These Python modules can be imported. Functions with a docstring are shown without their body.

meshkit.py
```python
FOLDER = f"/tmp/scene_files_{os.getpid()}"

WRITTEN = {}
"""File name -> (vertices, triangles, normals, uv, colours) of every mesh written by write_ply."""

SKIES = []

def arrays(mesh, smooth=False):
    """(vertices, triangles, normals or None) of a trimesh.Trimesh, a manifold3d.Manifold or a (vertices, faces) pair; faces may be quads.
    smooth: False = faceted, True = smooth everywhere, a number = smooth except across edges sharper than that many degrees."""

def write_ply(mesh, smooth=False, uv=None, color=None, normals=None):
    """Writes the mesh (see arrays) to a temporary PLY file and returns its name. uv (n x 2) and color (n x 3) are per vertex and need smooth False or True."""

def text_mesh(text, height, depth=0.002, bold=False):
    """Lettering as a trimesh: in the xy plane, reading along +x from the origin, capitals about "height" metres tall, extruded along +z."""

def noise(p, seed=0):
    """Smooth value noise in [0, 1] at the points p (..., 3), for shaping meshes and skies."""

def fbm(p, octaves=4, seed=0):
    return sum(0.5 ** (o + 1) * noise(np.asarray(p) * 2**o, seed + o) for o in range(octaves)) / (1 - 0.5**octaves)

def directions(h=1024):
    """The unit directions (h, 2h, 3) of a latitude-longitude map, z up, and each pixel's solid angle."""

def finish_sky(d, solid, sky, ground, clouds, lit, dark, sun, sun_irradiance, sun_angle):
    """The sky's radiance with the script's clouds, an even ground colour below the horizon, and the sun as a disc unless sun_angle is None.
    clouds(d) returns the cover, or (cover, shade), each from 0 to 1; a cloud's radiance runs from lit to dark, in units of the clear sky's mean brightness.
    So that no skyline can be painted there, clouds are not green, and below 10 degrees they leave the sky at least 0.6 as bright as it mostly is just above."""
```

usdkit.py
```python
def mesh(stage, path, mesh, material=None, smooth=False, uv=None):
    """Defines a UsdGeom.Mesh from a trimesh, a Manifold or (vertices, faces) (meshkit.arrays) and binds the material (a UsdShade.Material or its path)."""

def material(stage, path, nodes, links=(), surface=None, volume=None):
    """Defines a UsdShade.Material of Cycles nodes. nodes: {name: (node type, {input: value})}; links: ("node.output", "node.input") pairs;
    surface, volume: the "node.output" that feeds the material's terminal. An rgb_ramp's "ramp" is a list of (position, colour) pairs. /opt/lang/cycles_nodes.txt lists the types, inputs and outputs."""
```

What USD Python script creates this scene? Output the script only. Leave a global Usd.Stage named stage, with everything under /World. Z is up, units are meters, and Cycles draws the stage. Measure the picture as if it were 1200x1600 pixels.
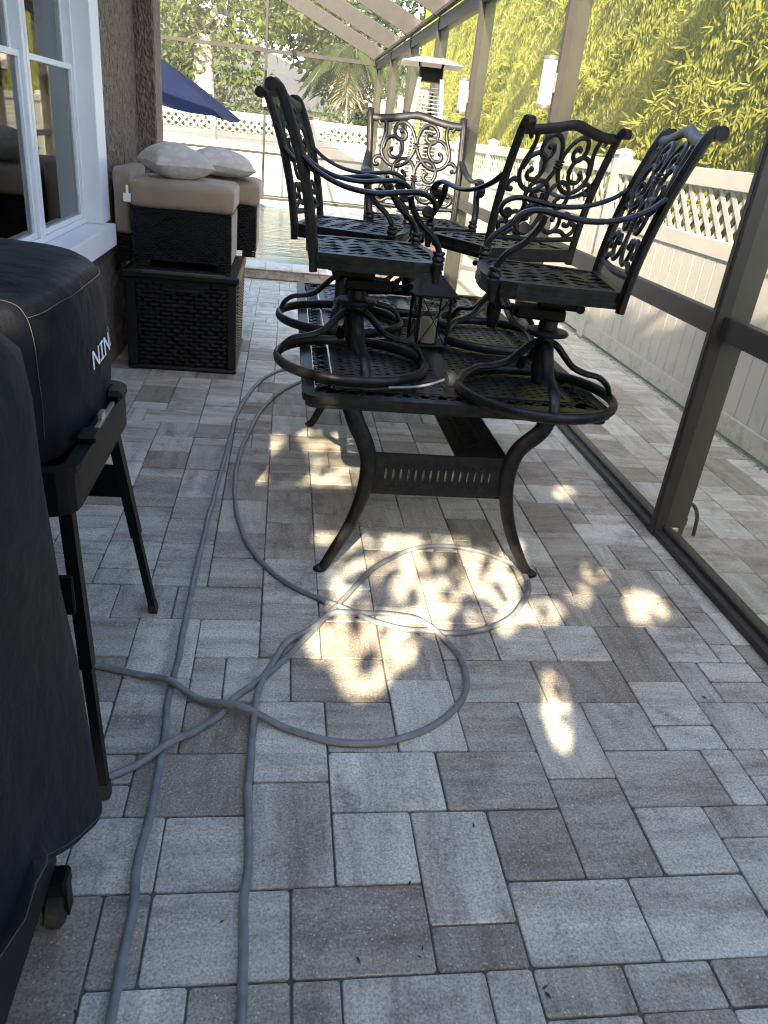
import math, random
import numpy as np, trimesh, usdkit, meshkit
from shapely.geometry import Polygon, box as sbox, LineString, Point
from shapely import affinity
from shapely.ops import unary_union
from pxr import Usd, UsdGeom, UsdLux, UsdShade, Gf, Sdf, Vt

stage = Usd.Stage.CreateInMemory()
UsdGeom.SetStageUpAxis(stage, 'Z')
UsdGeom.SetStageMetersPerUnit(stage, 1.0)
UsdGeom.Xform.Define(stage, '/World')
UsdGeom.Scope.Define(stage, '/World/Looks')
PI = math.pi

# ------------------------------------------------------------------ camera, sky, sun, exposure
H = 1.58
YAW, PITCH, ROLL, FPX = .164677, .465231, .114013, 1165.59
_f = np.array([math.sin(YAW) * math.cos(PITCH), math.cos(YAW) * math.cos(PITCH), -math.sin(PITCH)])
_r = np.array([math.cos(YAW), -math.sin(YAW), 0.0]); _u = np.cross(_r, _f)
CR = _r * math.cos(ROLL) + _u * math.sin(ROLL); CU = -_r * math.sin(ROLL) + _u * math.cos(ROLL); CF = _f
cam = UsdGeom.Camera.Define(stage, '/World/camera')
cam.AddTransformOp().Set(Gf.Matrix4d(*CR, 0, *CU, 0, *(-CF), 0, 0, 0, H, 1))
cam.CreateHorizontalApertureAttr(36.0)
cam.CreateVerticalApertureAttr(48.0)
cam.CreateFocalLengthAttr(36.0 * FPX / 1200)
cam.CreateClippingRangeAttr((0.05, 2000.0))
cam.CreateExposureAttr(3.95)

SUN = np.array([-.199, -.825, .528]); SUN /= np.linalg.norm(SUN)
SUN_EL, SUN_AZ = math.asin(SUN[2]), math.atan2(SUN[0], SUN[1])
dome = UsdLux.DomeLight.Define(stage, '/World/sky')
dome.CreateIntensityAttr(1.0)
sky_mat = usdkit.material(stage, '/World/Looks/sky_look', {
    'sky': ('sky_texture', {'sky_type': 'single_scattering', 'sun_disc': False, 'sun_elevation': SUN_EL, 'sun_rotation': SUN_AZ, 'aerosol_density': 2.2, 'air_density': .9}),
    'bg': ('background_shader', {'strength': 0.085})}, [('sky.color', 'bg.color')], surface='bg.background')
UsdShade.MaterialBindingAPI.Apply(dome.GetPrim()).Bind(sky_mat)
dome.GetPrim().SetCustomDataByKey('kind', 'structure')
sun = UsdLux.DistantLight.Define(stage, '/World/sun')
sun.CreateIntensityAttr(.52); sun.CreateAngleAttr(0.53); sun.CreateColorAttr(Gf.Vec3f(1.0, .86, .64))
sun.GetPrim().CreateAttribute('inputs:normalize', Sdf.ValueTypeNames.Bool).Set(True)
_z = SUN; _x = np.cross([0, 0, 1.0], _z); _x /= np.linalg.norm(_x); _y = np.cross(_z, _x)
sun.AddTransformOp().Set(Gf.Matrix4d(*_x, 0, *_y, 0, *_z, 0, 0, 0, 0, 1))

def ray(x, y):
    return CR * (x - 600) / FPX - CU * (y - 800) / FPX + CF
def gp(x, y, z=0.0):                       # a pixel of the photograph as a point of the plane at height z
    d = ray(x, y); t = (z - H) / d[2]; return np.array([t * d[0], t * d[1], z])
def aty(x, y, Y):
    d = ray(x, y); t = Y / d[1]; return np.array([t * d[0], Y, H + t * d[2]])
def proj(p):
    p = np.asarray(p, float) - [0, 0, H]; w = p @ CF
    return np.stack([600 + FPX * (p @ CR) / w, 800 - FPX * (p @ CU) / w, w], -1)

# ------------------------------------------------------------------ naming
_used = {}
def numbered(parent, name):
    k = _used.get((parent, name), 0); _used[(parent, name)] = k + 1
    return f'{parent}/{name}' if k == 0 else f'{parent}/{name}_{k:03d}'
def tag(p, label=None, cat=None, group=None, kind=None):
    p = p.GetPrim() if hasattr(p, 'GetPrim') else p
    for k, v in (('label', label), ('category', cat), ('group', group), ('kind', kind)):
        if v: p.SetCustomDataByKey(k, v)
    return p
def obj(name, mesh, mat, parent=None, smooth=False, label=None, kind=None):
    par = parent.GetPath().pathString if parent is not None else '/World'
    if isinstance(mesh, MB): mesh = mesh.out()
    m = usdkit.mesh(stage, numbered(par, name), mesh, mat, smooth)
    if label or kind: tag(m, label=label, kind=kind)
    return m.GetPrim()
def thing(name, label, cat, loc=(0, 0, 0), rz=0, group=None):
    x = UsdGeom.Xform.Define(stage, numbered('/World', name))
    x.AddTranslateOp().Set(Gf.Vec3d(*map(float, loc))); x.AddRotateZOp().Set(float(rz))
    return tag(x, label, cat, group)
def dup(src, label, loc, rz, group=None):
    nm = src.GetName()
    was = src.GetCustomData()
    r = thing(nm, label, was['category'], loc, rz, group or was.get('group'))
    r.GetReferences().AddInternalReference(src.GetPath()); r.SetInstanceable(True)
    return r

# ------------------------------------------------------------------ mesh building
class MB:
    def __init__(s): s.v, s.f, s.n = [], [], 0
    def add(s, v, f):
        v = np.asarray(v, float); f = np.asarray(f, int)
        if f.shape[1] == 4: f = np.vstack([f[:, [0, 1, 2]], f[:, [0, 2, 3]]])
        s.v.append(v); s.f.append(f + s.n); s.n += len(v); return s
    def tm(s, m, T=None):
        v = np.asarray(m.vertices)
        if T is not None: v = v @ np.asarray(T)[:3, :3].T + np.asarray(T)[:3, 3]
        return s.add(v, m.faces)
    def box(s, lo, hi, c=0.0):
        lo, hi = np.minimum(lo, hi).astype(float), np.maximum(lo, hi).astype(float)
        if c <= 0:
            v = [[(lo, hi)[i][0], (lo, hi)[j][1], (lo, hi)[k][2]] for i in (0, 1) for j in (0, 1) for k in (0, 1)]
            return s.add(v, [[0, 1, 3, 2], [4, 6, 7, 5], [0, 4, 5, 1], [2, 3, 7, 6], [0, 2, 6, 4], [1, 5, 7, 3]])
        c = min(c, .45 * (hi - lo).min())
        pts = []
        for i in (0, 1):
            for j in (0, 1):
                for k in (0, 1):
                    p = np.array([(lo, hi)[i][0], (lo, hi)[j][1], (lo, hi)[k][2]]); sg = np.array([1 - 2 * i, 1 - 2 * j, 1 - 2 * k]) * c
                    for a in range(3):
                        q = p + sg; q[a] = p[a]; pts.append(q)
        h = trimesh.convex.convex_hull(np.array(pts)); return s.tm(h)
    def tube(s, path, w, h=None, sides=8, up=(0, 0, 1), closed=False, taper=None, caps=True, square=False, phase=0.0):
        p = np.asarray(path, float); h = w if h is None else h
        if closed: t = np.roll(p, -1, 0) - np.roll(p, 1, 0)
        else: t = np.gradient(p, axis=0)
        t /= np.linalg.norm(t, axis=1, keepdims=True) + 1e-12
        up = np.broadcast_to(np.asarray(up, float), p.shape)
        a = np.cross(t, up); bad = np.linalg.norm(a, axis=1) < 1e-3
        if bad.any(): a[bad] = np.cross(t[bad], [1.0, .01, 0])
        a /= np.linalg.norm(a, axis=1, keepdims=True); b = np.cross(a, t)
        if square:
            prof = np.array([(-1, -1), (1, -1), (1, 1), (-1, 1)], float); sides = 4
        else:
            ang = np.arange(sides) * 2 * PI / sides + phase; prof = np.stack([np.cos(ang), np.sin(ang)], 1)
        tp = np.ones(len(p)) if taper is None else np.asarray(taper, float)
        v = p[:, None] + tp[:, None, None] * (prof[None, :, :1] * a[:, None] * w + prof[None, :, 1:] * b[:, None] * h)
        n = len(p); m = n if closed else n - 1
        i, j = np.meshgrid(np.arange(m), np.arange(sides), indexing='ij')
        q = np.stack([i * sides + j, i * sides + (j + 1) % sides, (i + 1) % n * sides + (j + 1) % sides, (i + 1) % n * sides + j], -1).reshape(-1, 4)
        vv = v.reshape(-1, 3); s.add(vv, q)
        if caps and not closed:
            for e, rev in ((0, True), (n - 1, False)):
                ring = v[e]; c = p[e]
                k = np.arange(sides); f = np.stack([np.full(sides, sides), k, (k + 1) % sides], 1)
                s.add(np.vstack([ring, c]), f[:, ::-1] if rev else f)
        return s
    def lathe(s, prof, loc=(0, 0, 0), n=16, T=None):
        prof = np.asarray(prof, float); ang = np.arange(n) * 2 * PI / n
        v = np.stack([prof[:, :1] * np.cos(ang), prof[:, :1] * np.sin(ang), np.repeat(prof[:, 1:], n, 1)], -1)
        i, j = np.meshgrid(np.arange(len(prof) - 1), np.arange(n), indexing='ij')
        q = np.stack([i * n + j, i * n + (j + 1) % n, (i + 1) * n + (j + 1) % n, (i + 1) * n + j], -1).reshape(-1, 4)
        v = v.reshape(-1, 3)
        if T is not None: v = v @ np.asarray(T)[:3, :3].T
        return s.add(v + np.asarray(loc, float), q)
    def prism(s, poly, h, T=None, z=0.0):
        for g in getattr(poly, 'geoms', [poly]):
            if g.area < 1e-7: continue
            m = trimesh.creation.extrude_polygon(g, h, engine='earcut'); m.vertices[:, 2] += z
            s.tm(m, T)
        return s
    def ball(s, c, r, sub=1, sc=(1, 1, 1)):
        m = trimesh.creation.icosphere(sub, r); return s.add(m.vertices * sc + np.asarray(c, float), m.faces)
    def out(s): return (np.vstack(s.v), np.vstack(s.f))

def spline(pts, n=8, closed=False):
    p = np.asarray(pts, float)
    q = np.vstack([p[-1], p, p[:2]]) if closed else np.vstack([2 * p[0] - p[1], p, 2 * p[-1] - p[-2]])
    out = []
    for i in range(1, len(q) - 2):
        t = np.linspace(0, 1, n, endpoint=False)[:, None]
        a, b, c, d = q[i - 1], q[i], q[i + 1], q[i + 2]
        out.append(.5 * (2 * b + (c - a) * t + (2 * a - 5 * b + 4 * c - d) * t**2 + (3 * b - a - 3 * c + d) * t**3))
    if not closed: out.append(p[-1:])
    return np.vstack(out)
def frame(x, y, z, o):                    # 4x4 whose columns are the axes
    T = np.eye(4); T[:3, 0], T[:3, 1], T[:3, 2], T[:3, 3] = x, y, z, o; return T

# ------------------------------------------------------------------ materials
def M(name, nodes, links=(), surface='p.BSDF'):
    return usdkit.material(stage, '/World/Looks/' + name, nodes, links, surface=surface)
def plain(name, col, rough=.5, metal=0.0, var=.12, scale=6.0, bump=0.0, bscale=120.0, spec=.5, coat=0.0, sheen=0.0, stretch=(1, 1, 1)):
    c = np.array(col); lo, hi = c * (1 - var), np.minimum(c * (1 + var), 1)
    nodes = {'g': ('geometry', {}), 'm': ('mapping', {'scale': stretch}), 'n': ('noise_texture', {'scale': scale, 'detail': 5.0, 'roughness': .6}),
             'r': ('rgb_ramp', {'ramp': [(.3, tuple(lo)), (.7, tuple(hi))]}),
             'p': ('principled_bsdf', {'roughness': rough, 'metallic': metal, 'specular_ior_level': spec, 'coat_weight': coat, 'sheen_weight': sheen})}
    links = [('g.position', 'm.vector'), ('m.vector', 'n.vector'), ('n.fac', 'r.fac'), ('r.color', 'p.base_color')]
    if bump > 0:
        nodes['bn'] = ('noise_texture', {'scale': bscale, 'detail': 3.0}); nodes['b'] = ('bump', {'strength': .6, 'distance': bump})
        links += [('m.vector', 'bn.vector'), ('bn.fac', 'b.height'), ('b.normal', 'p.normal')]
    return M(name, nodes, links)

def paver_mat(name, stretch):
    return M(name, {
        'g': ('geometry', {}), 'o': ('object_info', {}), 'add': ('math', {'math_type': 'add'}), 'fr': ('math', {'math_type': 'fraction'}),
        'w': ('math', {'math_type': 'multiply', 'value2': 57.0}),
        'm': ('mapping', {'scale': stretch}),
        'n1': ('noise_texture', {'dimensions': '4D', 'scale': 2.6, 'detail': 6.0, 'roughness': .66}),
        'n2': ('noise_texture', {'dimensions': '4D', 'scale': 6.0, 'detail': 9.0, 'roughness': .78}),
        'wn': ('white_noise_texture', {'dimensions': '1D'}),
        'tone': ('rgb_ramp', {'ramp': [(0, (.255, .222, .182)), (.14, (.305, .270, .224)), (.34, (.36, .329, .280)), (.6, (.415, .389, .336)), (.85, (.465, .444, .388)), (1, (.50, .48, .424))]}),
        'tone2': ('rgb_ramp', {'ramp': [(.33, (.62, .575, .54)), (.43, (.86, .83, .81)), (.50, (1.0, 1.0, 1.0)), (.58, (1.12, 1.13, 1.13)), (.68, (1.30, 1.30, 1.29))]}),
        'mul': ('mix', {'mix_type': 'multiply', 'fac': 1.0}),
        'mr': ('map_range', {'from_min': .51, 'from_max': .66, 'to_min': 0.0, 'to_max': .66, 'clamp': True}),
        'dark': ('mix', {'mix_type': 'mix', 'color2': (.125, .105, .085)}),
        'sp': ('voronoi_texture', {'scale': 105.0, 'randomness': 1.0}),
        'spr': ('map_range', {'from_min': .12, 'from_max': .30, 'to_min': .62, 'to_max': 0.0, 'clamp': True}),
        'spn': ('noise_texture', {'scale': 60.0, 'detail': 2.0}), 'spm': ('map_range', {'from_min': .44, 'from_max': .60, 'to_min': 0.0, 'to_max': 1.0, 'clamp': True}), 'spx': ('math', {'math_type': 'multiply'}),
        'grain': ('noise_texture', {'scale': 150.0, 'detail': 3.0, 'roughness': .7}),
        'gr': ('rgb_ramp', {'ramp': [(.34, (.62, .61, .60)), (.5, (1, 1, 1)), (.66, (1.28, 1.28, 1.28))]}), 'mul2': ('mix', {'mix_type': 'multiply', 'fac': 1.0}),
        'spc': ('mix', {'mix_type': 'mix', 'color2': (.72, .70, .66)}),
        'b': ('bump', {'strength': .75, 'distance': .0016}),
        'p': ('principled_bsdf', {'roughness': .78, 'specular_ior_level': .35})},
        [('g.random_per_island', 'add.value1'), ('o.random', 'add.value2'), ('add.value', 'fr.value1'), ('fr.value', 'w.value1'),
         ('g.position', 'm.vector'), ('m.vector', 'n1.vector'), ('w.value', 'n1.w'), ('g.position', 'n2.vector'), ('w.value', 'n2.w'),
         ('fr.value', 'tone.fac'), ('n1.fac', 'tone2.fac'), ('tone.color', 'mul.color1'), ('tone2.color', 'mul.color2'),
         ('n2.fac', 'mr.value'), ('mr.result', 'dark.fac'), ('mul.color', 'dark.color1'),
         ('g.position', 'grain.vector'), ('grain.fac', 'gr.fac'), ('dark.color', 'mul2.color1'), ('gr.color', 'mul2.color2'),
         ('g.position', 'sp.vector'), ('sp.distance', 'spr.value'), ('g.position', 'spn.vector'), ('spn.fac', 'spm.value'), ('spr.result', 'spx.value1'), ('spm.result', 'spx.value2'),
         ('spx.value', 'spc.fac'), ('mul2.color', 'spc.color1'), ('spc.color', 'p.base_color'),
         ('grain.fac', 'b.height'), ('b.normal', 'p.normal')])
paver_x = paver_mat('paver_streak_across', (.8, 5.0, 1.0))
paver_y = paver_mat('paver_streak_along', (5.0, .8, 1.0))
joint_sand = plain('joint_sand', (.10, .09, .08), .95, var=.4, scale=40)
stucco = M('brown_stucco', {
    'g': ('geometry', {}), 'm': ('mapping', {'scale': (1.0, 1.0, .55)}), 'n': ('noise_texture', {'scale': 38.0, 'detail': 5.0, 'roughness': .6}),
    'v': ('voronoi_texture', {'scale': 60.0, 'feature': 'smooth_f1', 'smoothness': .6}), 'mx': ('mix_float', {'fac': .5}),
    'r': ('rgb_ramp', {'ramp': [(.3, (.085, .060, .047)), (.5, (.125, .092, .073)), (.66, (.20, .155, .125))]}),
    'b': ('bump', {'strength': 1.0, 'distance': .03}), 'p': ('principled_bsdf', {'roughness': .6, 'specular_ior_level': .5})},
    [('g.position', 'm.vector'), ('m.vector', 'n.vector'), ('m.vector', 'v.vector'), ('n.fac', 'mx.a'), ('v.distance', 'mx.b'), ('n.fac', 'r.fac'), ('r.color', 'p.base_color'), ('mx.result', 'b.height'), ('b.normal', 'p.normal')])
white_trim = plain('white_trim_paint', (.72, .74, .76), .35, var=.04, scale=3, bump=.0004, bscale=60)
sash_white = plain('sash_white', (.66, .67, .68), .3, var=.03)
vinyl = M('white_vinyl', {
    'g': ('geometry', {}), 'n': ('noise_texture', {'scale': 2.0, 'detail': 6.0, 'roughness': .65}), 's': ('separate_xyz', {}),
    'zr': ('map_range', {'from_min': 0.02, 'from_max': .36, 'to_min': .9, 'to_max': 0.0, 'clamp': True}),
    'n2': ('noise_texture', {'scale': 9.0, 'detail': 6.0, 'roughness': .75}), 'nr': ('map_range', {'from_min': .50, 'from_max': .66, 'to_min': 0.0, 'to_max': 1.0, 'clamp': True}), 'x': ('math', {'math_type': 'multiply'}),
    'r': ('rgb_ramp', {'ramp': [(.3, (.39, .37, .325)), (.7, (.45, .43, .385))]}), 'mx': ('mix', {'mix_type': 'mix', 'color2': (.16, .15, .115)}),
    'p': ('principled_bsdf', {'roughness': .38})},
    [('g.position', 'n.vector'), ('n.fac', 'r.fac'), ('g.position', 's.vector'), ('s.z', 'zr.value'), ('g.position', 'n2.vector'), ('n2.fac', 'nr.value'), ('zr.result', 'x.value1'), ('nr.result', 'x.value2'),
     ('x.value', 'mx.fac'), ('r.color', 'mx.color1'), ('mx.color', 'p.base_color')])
bronze = plain('bronze_aluminium', (.034, .031, .028), .45, spec=.22, var=.12, scale=7, bump=.0003, bscale=90)
cast_black = M('cast_black_metal', {
    'g': ('geometry', {}), 'n': ('noise_texture', {'scale': 30.0, 'detail': 4.0}), 'r': ('rgb_ramp', {'ramp': [(.3, (.022, .022, .0235)), (.7, (.040, .0395, .041))]}),
    'bn': ('noise_texture', {'scale': 420.0, 'detail': 2.0}), 'b': ('bump', {'strength': .5, 'distance': .0006}),
    'p': ('principled_bsdf', {'roughness': .42, 'metallic': .85, 'specular_ior_level': .2})},
    [('g.position', 'n.vector'), ('n.fac', 'r.fac'), ('r.color', 'p.base_color'), ('g.position', 'bn.vector'), ('bn.fac', 'b.height'), ('b.normal', 'p.normal')])
black_paint = plain('black_powder_coat', (.0025, .0025, .003), .45, spec=.2, var=.2, bump=.0003, bscale=300)
black_rubber = plain('black_rubber', (.012, .012, .012), .7)
cover_cloth = M('black_cover_cloth', {
    'g': ('geometry', {}), 'n': ('noise_texture', {'scale': 4.0, 'detail': 4.0}), 'r': ('rgb_ramp', {'ramp': [(.3, (.0022, .0026, .0042)), (.7, (.0045, .005, .0075))]}),
    'bn': ('noise_texture', {'scale': 14.0, 'detail': 4.0}), 'b': ('bump', {'strength': .5, 'distance': .02}), 'bn2': ('noise_texture', {'scale': 700.0, 'detail': 1.0}), 'b2': ('bump', {'strength': .4, 'distance': .0006}),
    'p': ('principled_bsdf', {'roughness': .6, 'specular_ior_level': .16})},
    [('g.position', 'n.vector'), ('n.fac', 'r.fac'), ('r.color', 'p.base_color'), ('g.position', 'bn.vector'), ('bn.fac', 'b.height'), ('g.position', 'bn2.vector'), ('bn2.fac', 'b2.height'), ('b.normal', 'b2.normal'), ('b2.normal', 'p.normal')])
thread = plain('grey_thread', (.06, .057, .052), .8)
resin_black = plain('dark_resin', (.0052, .0050, .0052), .42, spec=.35, var=.2, bump=.0004, bscale=200)
wicker_mat = plain('dark_brown_wicker', (.0065, .0062, .0064), .42, spec=.35, var=.3, scale=20, bump=.0005, bscale=250)
cushion_mat = M('tan_cushion_fabric', {
    'g': ('geometry', {}), 'n': ('noise_texture', {'scale': 5.0, 'detail': 4.0}), 'r': ('rgb_ramp', {'ramp': [(.3, (.225, .175, .122)), (.7, (.275, .217, .155))]}),
    'w': ('noise_texture', {'scale': 900.0, 'detail': 1.0}), 'b': ('bump', {'strength': .5, 'distance': .0008}), 'p': ('principled_bsdf', {'roughness': .85, 'sheen_weight': .15, 'specular_ior_level': .2})},
    [('g.position', 'n.vector'), ('n.fac', 'r.fac'), ('r.color', 'p.base_color'), ('g.position', 'w.vector'), ('w.fac', 'b.height'), ('b.normal', 'p.normal')])
pillow_mat = M('leaf_print_pillow', {
    'g': ('geometry', {}), 'm': ('mapping', {'scale': (1.0, 1.0, 1.6), 'rotation': (.3, .2, .7)}), 'v': ('voronoi_texture', {'scale': 13.0, 'feature': 'distance_to_edge', 'randomness': .8}),
    'r': ('rgb_ramp', {'ramp': [(0, (.40, .37, .33)), (.10, (.42, .39, .35)), (.26, (.48, .45, .41)), (1, (.51, .48, .44))]}),
    'w': ('noise_texture', {'scale': 800.0}), 'b': ('bump', {'strength': .4, 'distance': .0008}), 'p': ('principled_bsdf', {'roughness': .9, 'specular_ior_level': .2})},
    [('g.position', 'm.vector'), ('m.vector', 'v.vector'), ('v.distance', 'r.fac'), ('r.color', 'p.base_color'), ('g.position', 'w.vector'), ('w.fac', 'b.height'), ('b.normal', 'p.normal')])
hose_mat = plain('grey_hose', (.150, .157, .168), .5, var=.28, scale=22)
navy = plain('navy_canvas', (.008, .013, .036), .9, spec=.1, var=.12, scale=3, bump=.0006, bscale=500)
heater_mat = plain('heater_pale_steel', (.62, .60, .55), .35, metal=.35, var=.06)
heater_tan = plain('heater_tan_panel', (.42, .26, .19), .5, var=.08)
frosted = plain('frosted_lamp_glass', (.58, .545, .44), .35, var=.02)
cap_grey = plain('lamp_cap_grey', (.14, .13, .12), .4, metal=.3)
lettering = plain('white_print', (.62, .63, .64), .6, var=.03)
candle_mat = plain('cream_wax', (.62, .58, .45), .5, var=.04)
tag_white = plain('white_tag', (.75, .75, .73), .7)
steel = plain('scuffed_steel', (.5, .48, .44), .3, metal=.9)
coping_mat = plain('pool_coping_stone', (.50, .48, .44), .7, var=.2, scale=12, bump=.002, bscale=60)
ledge_mat = M('stacked_stone', {'g': ('geometry', {}), 'n': ('noise_texture', {'scale': 13.0, 'detail': 6.0, 'roughness': .7}), 'i': ('rgb_ramp', {'ramp': [(0, (.75, .74, .72)), (1, (1.15, 1.12, 1.08))]}),
    'r': ('rgb_ramp', {'ramp': [(.3, (.26, .24, .21)), (.5, (.42, .40, .36)), (.7, (.58, .56, .51))]}), 'x': ('mix', {'mix_type': 'multiply', 'fac': 1.0}), 'b': ('bump', {'strength': .9, 'distance': .008}), 'p': ('principled_bsdf', {'roughness': .85})},
    [('g.position', 'n.vector'), ('n.fac', 'r.fac'), ('g.random_per_island', 'i.fac'), ('r.color', 'x.color1'), ('i.color', 'x.color2'), ('x.color', 'p.base_color'), ('n.fac', 'b.height'), ('b.normal', 'p.normal')])
deck_mat = plain('tan_pool_deck', (.46, .39, .30), .8, var=.15, scale=8, bump=.001)
pool_tile = plain('pool_plaster', (.30, .44, .40), .6, var=.1, scale=3)
tile_line = plain('waterline_tile', (.14, .25, .27), .3, var=.4, scale=25)
grass_mat = plain('lawn_green', (.07, .11, .03), .9, var=.35, scale=12)
soil_mat = plain('bare_soil', (.10, .08, .06), .95, var=.35, scale=20)
bark = plain('pale_bark', (.30, .25, .19), .9, var=.3, scale=9, bump=.02, bscale=22, stretch=(1, 1, .35))
palm_bark = plain('palm_bark', (.24, .21, .17), .9, var=.3, scale=14, bump=.01, bscale=30, stretch=(1, 1, 3))
dead_frond = plain('dead_palm_skirt', (.16, .12, .075), .9, var=.3, scale=10)
shingle = plain('grey_roof_shingle', (.034, .034, .035), .9, var=.2, scale=14, bump=.004, bscale=25)
far_wall = plain('far_house_wall', (.42, .38, .32), .9, var=.06)
dark_room = plain('dim_room', (.05, .05, .052), .9)
blind_mat = plain('grey_blinds', (.13, .13, .135), .8, var=.15, scale=8, stretch=(1, 8, .3))
twig_mat = plain('dry_leaf', (.05, .035, .022), .9)

def leaf_mat(name, cols, trans=.35, rough=.55):
    return M(name, {
        'g': ('geometry', {}), 'r': ('rgb_ramp', {'ramp': list(zip(np.linspace(0, 1, len(cols)), cols))}), 'n': ('noise_texture', {'scale': .9, 'detail': 3.0}), 'rr': ('rgb_ramp', {'ramp': [(.3, (.70, .74, .7)), (.7, (1.2, 1.16, 1.1))]}),
        'mx': ('mix', {'mix_type': 'multiply', 'fac': 1.0}), 'd': ('principled_bsdf', {'roughness': rough, 'specular_ior_level': .4}), 't': ('translucent_bsdf', {}), 'p': ('mix_closure', {'fac': trans})},
        [('g.random_per_island', 'r.fac'), ('g.position', 'n.vector'), ('n.fac', 'rr.fac'), ('r.color', 'mx.color1'), ('rr.color', 'mx.color2'), ('mx.color', 'd.base_color'), ('mx.color', 't.color'), ('d.BSDF', 'p.closure1'), ('t.BSDF', 'p.closure2')], surface='p.closure')
leaf_light = leaf_mat('leaf_yellow_green', [(.07, .095, .014), (.12, .145, .023), (.19, .205, .04)], .42)
leaf_mid = leaf_mat('leaf_mid_green', [(.03, .052, .011), (.055, .082, .017), (.085, .112, .028)], .3)
leaf_hedge = leaf_mat('leaf_hedge', [(.145, .15, .016), (.175, .178, .018), (.215, .212, .026)], .35)
leaf_hedge_deep = leaf_mat('leaf_hedge_deep', [(.15, .153, .013), (.165, .166, .014), (.18, .179, .016)], .3, .8)
leaf_dark = leaf_mat('leaf_dark', [(.025, .04, .012), (.05, .07, .02)], .05)
frond_mat = leaf_mat('palm_frond', [(.04, .06, .018), (.07, .09, .03)], .25)

pane_glass = M('window_glass', {'t': ('transparent_bsdf', {'color': (.80, .83, .84)}), 'g': ('glossy_bsdf', {'roughness': .02, 'color': (1, 1, 1)}), 'f': ('fresnel', {'IOR': 1.75}), 'm': ('mix_closure', {})},
    [('f.fac', 'm.fac'), ('t.BSDF', 'm.closure1'), ('g.BSDF', 'm.closure2')], surface='m.closure')
lantern_glass = M('lantern_glass', {'t': ('transparent_bsdf', {'color': (.9, .9, .9)}), 'g': ('glossy_bsdf', {'roughness': .05}), 'f': ('fresnel', {'IOR': 1.5}), 'm': ('mix_closure', {})},
    [('f.fac', 'm.fac'), ('t.BSDF', 'm.closure1'), ('g.BSDF', 'm.closure2')], surface='m.closure')
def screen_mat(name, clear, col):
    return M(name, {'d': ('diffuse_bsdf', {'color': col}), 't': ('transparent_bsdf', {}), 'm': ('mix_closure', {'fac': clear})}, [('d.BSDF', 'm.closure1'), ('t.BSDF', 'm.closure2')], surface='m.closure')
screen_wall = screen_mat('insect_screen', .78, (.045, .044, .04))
screen_side = screen_mat('dusty_insect_screen', .72, (.17, .165, .085))  # same mesh as the end wall, with haze painted into its colour
screen_roof = screen_mat('roof_insect_screen', .68, (.26, .255, .235))  # paler copy of the mesh, its lit veil put into the colour
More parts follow.
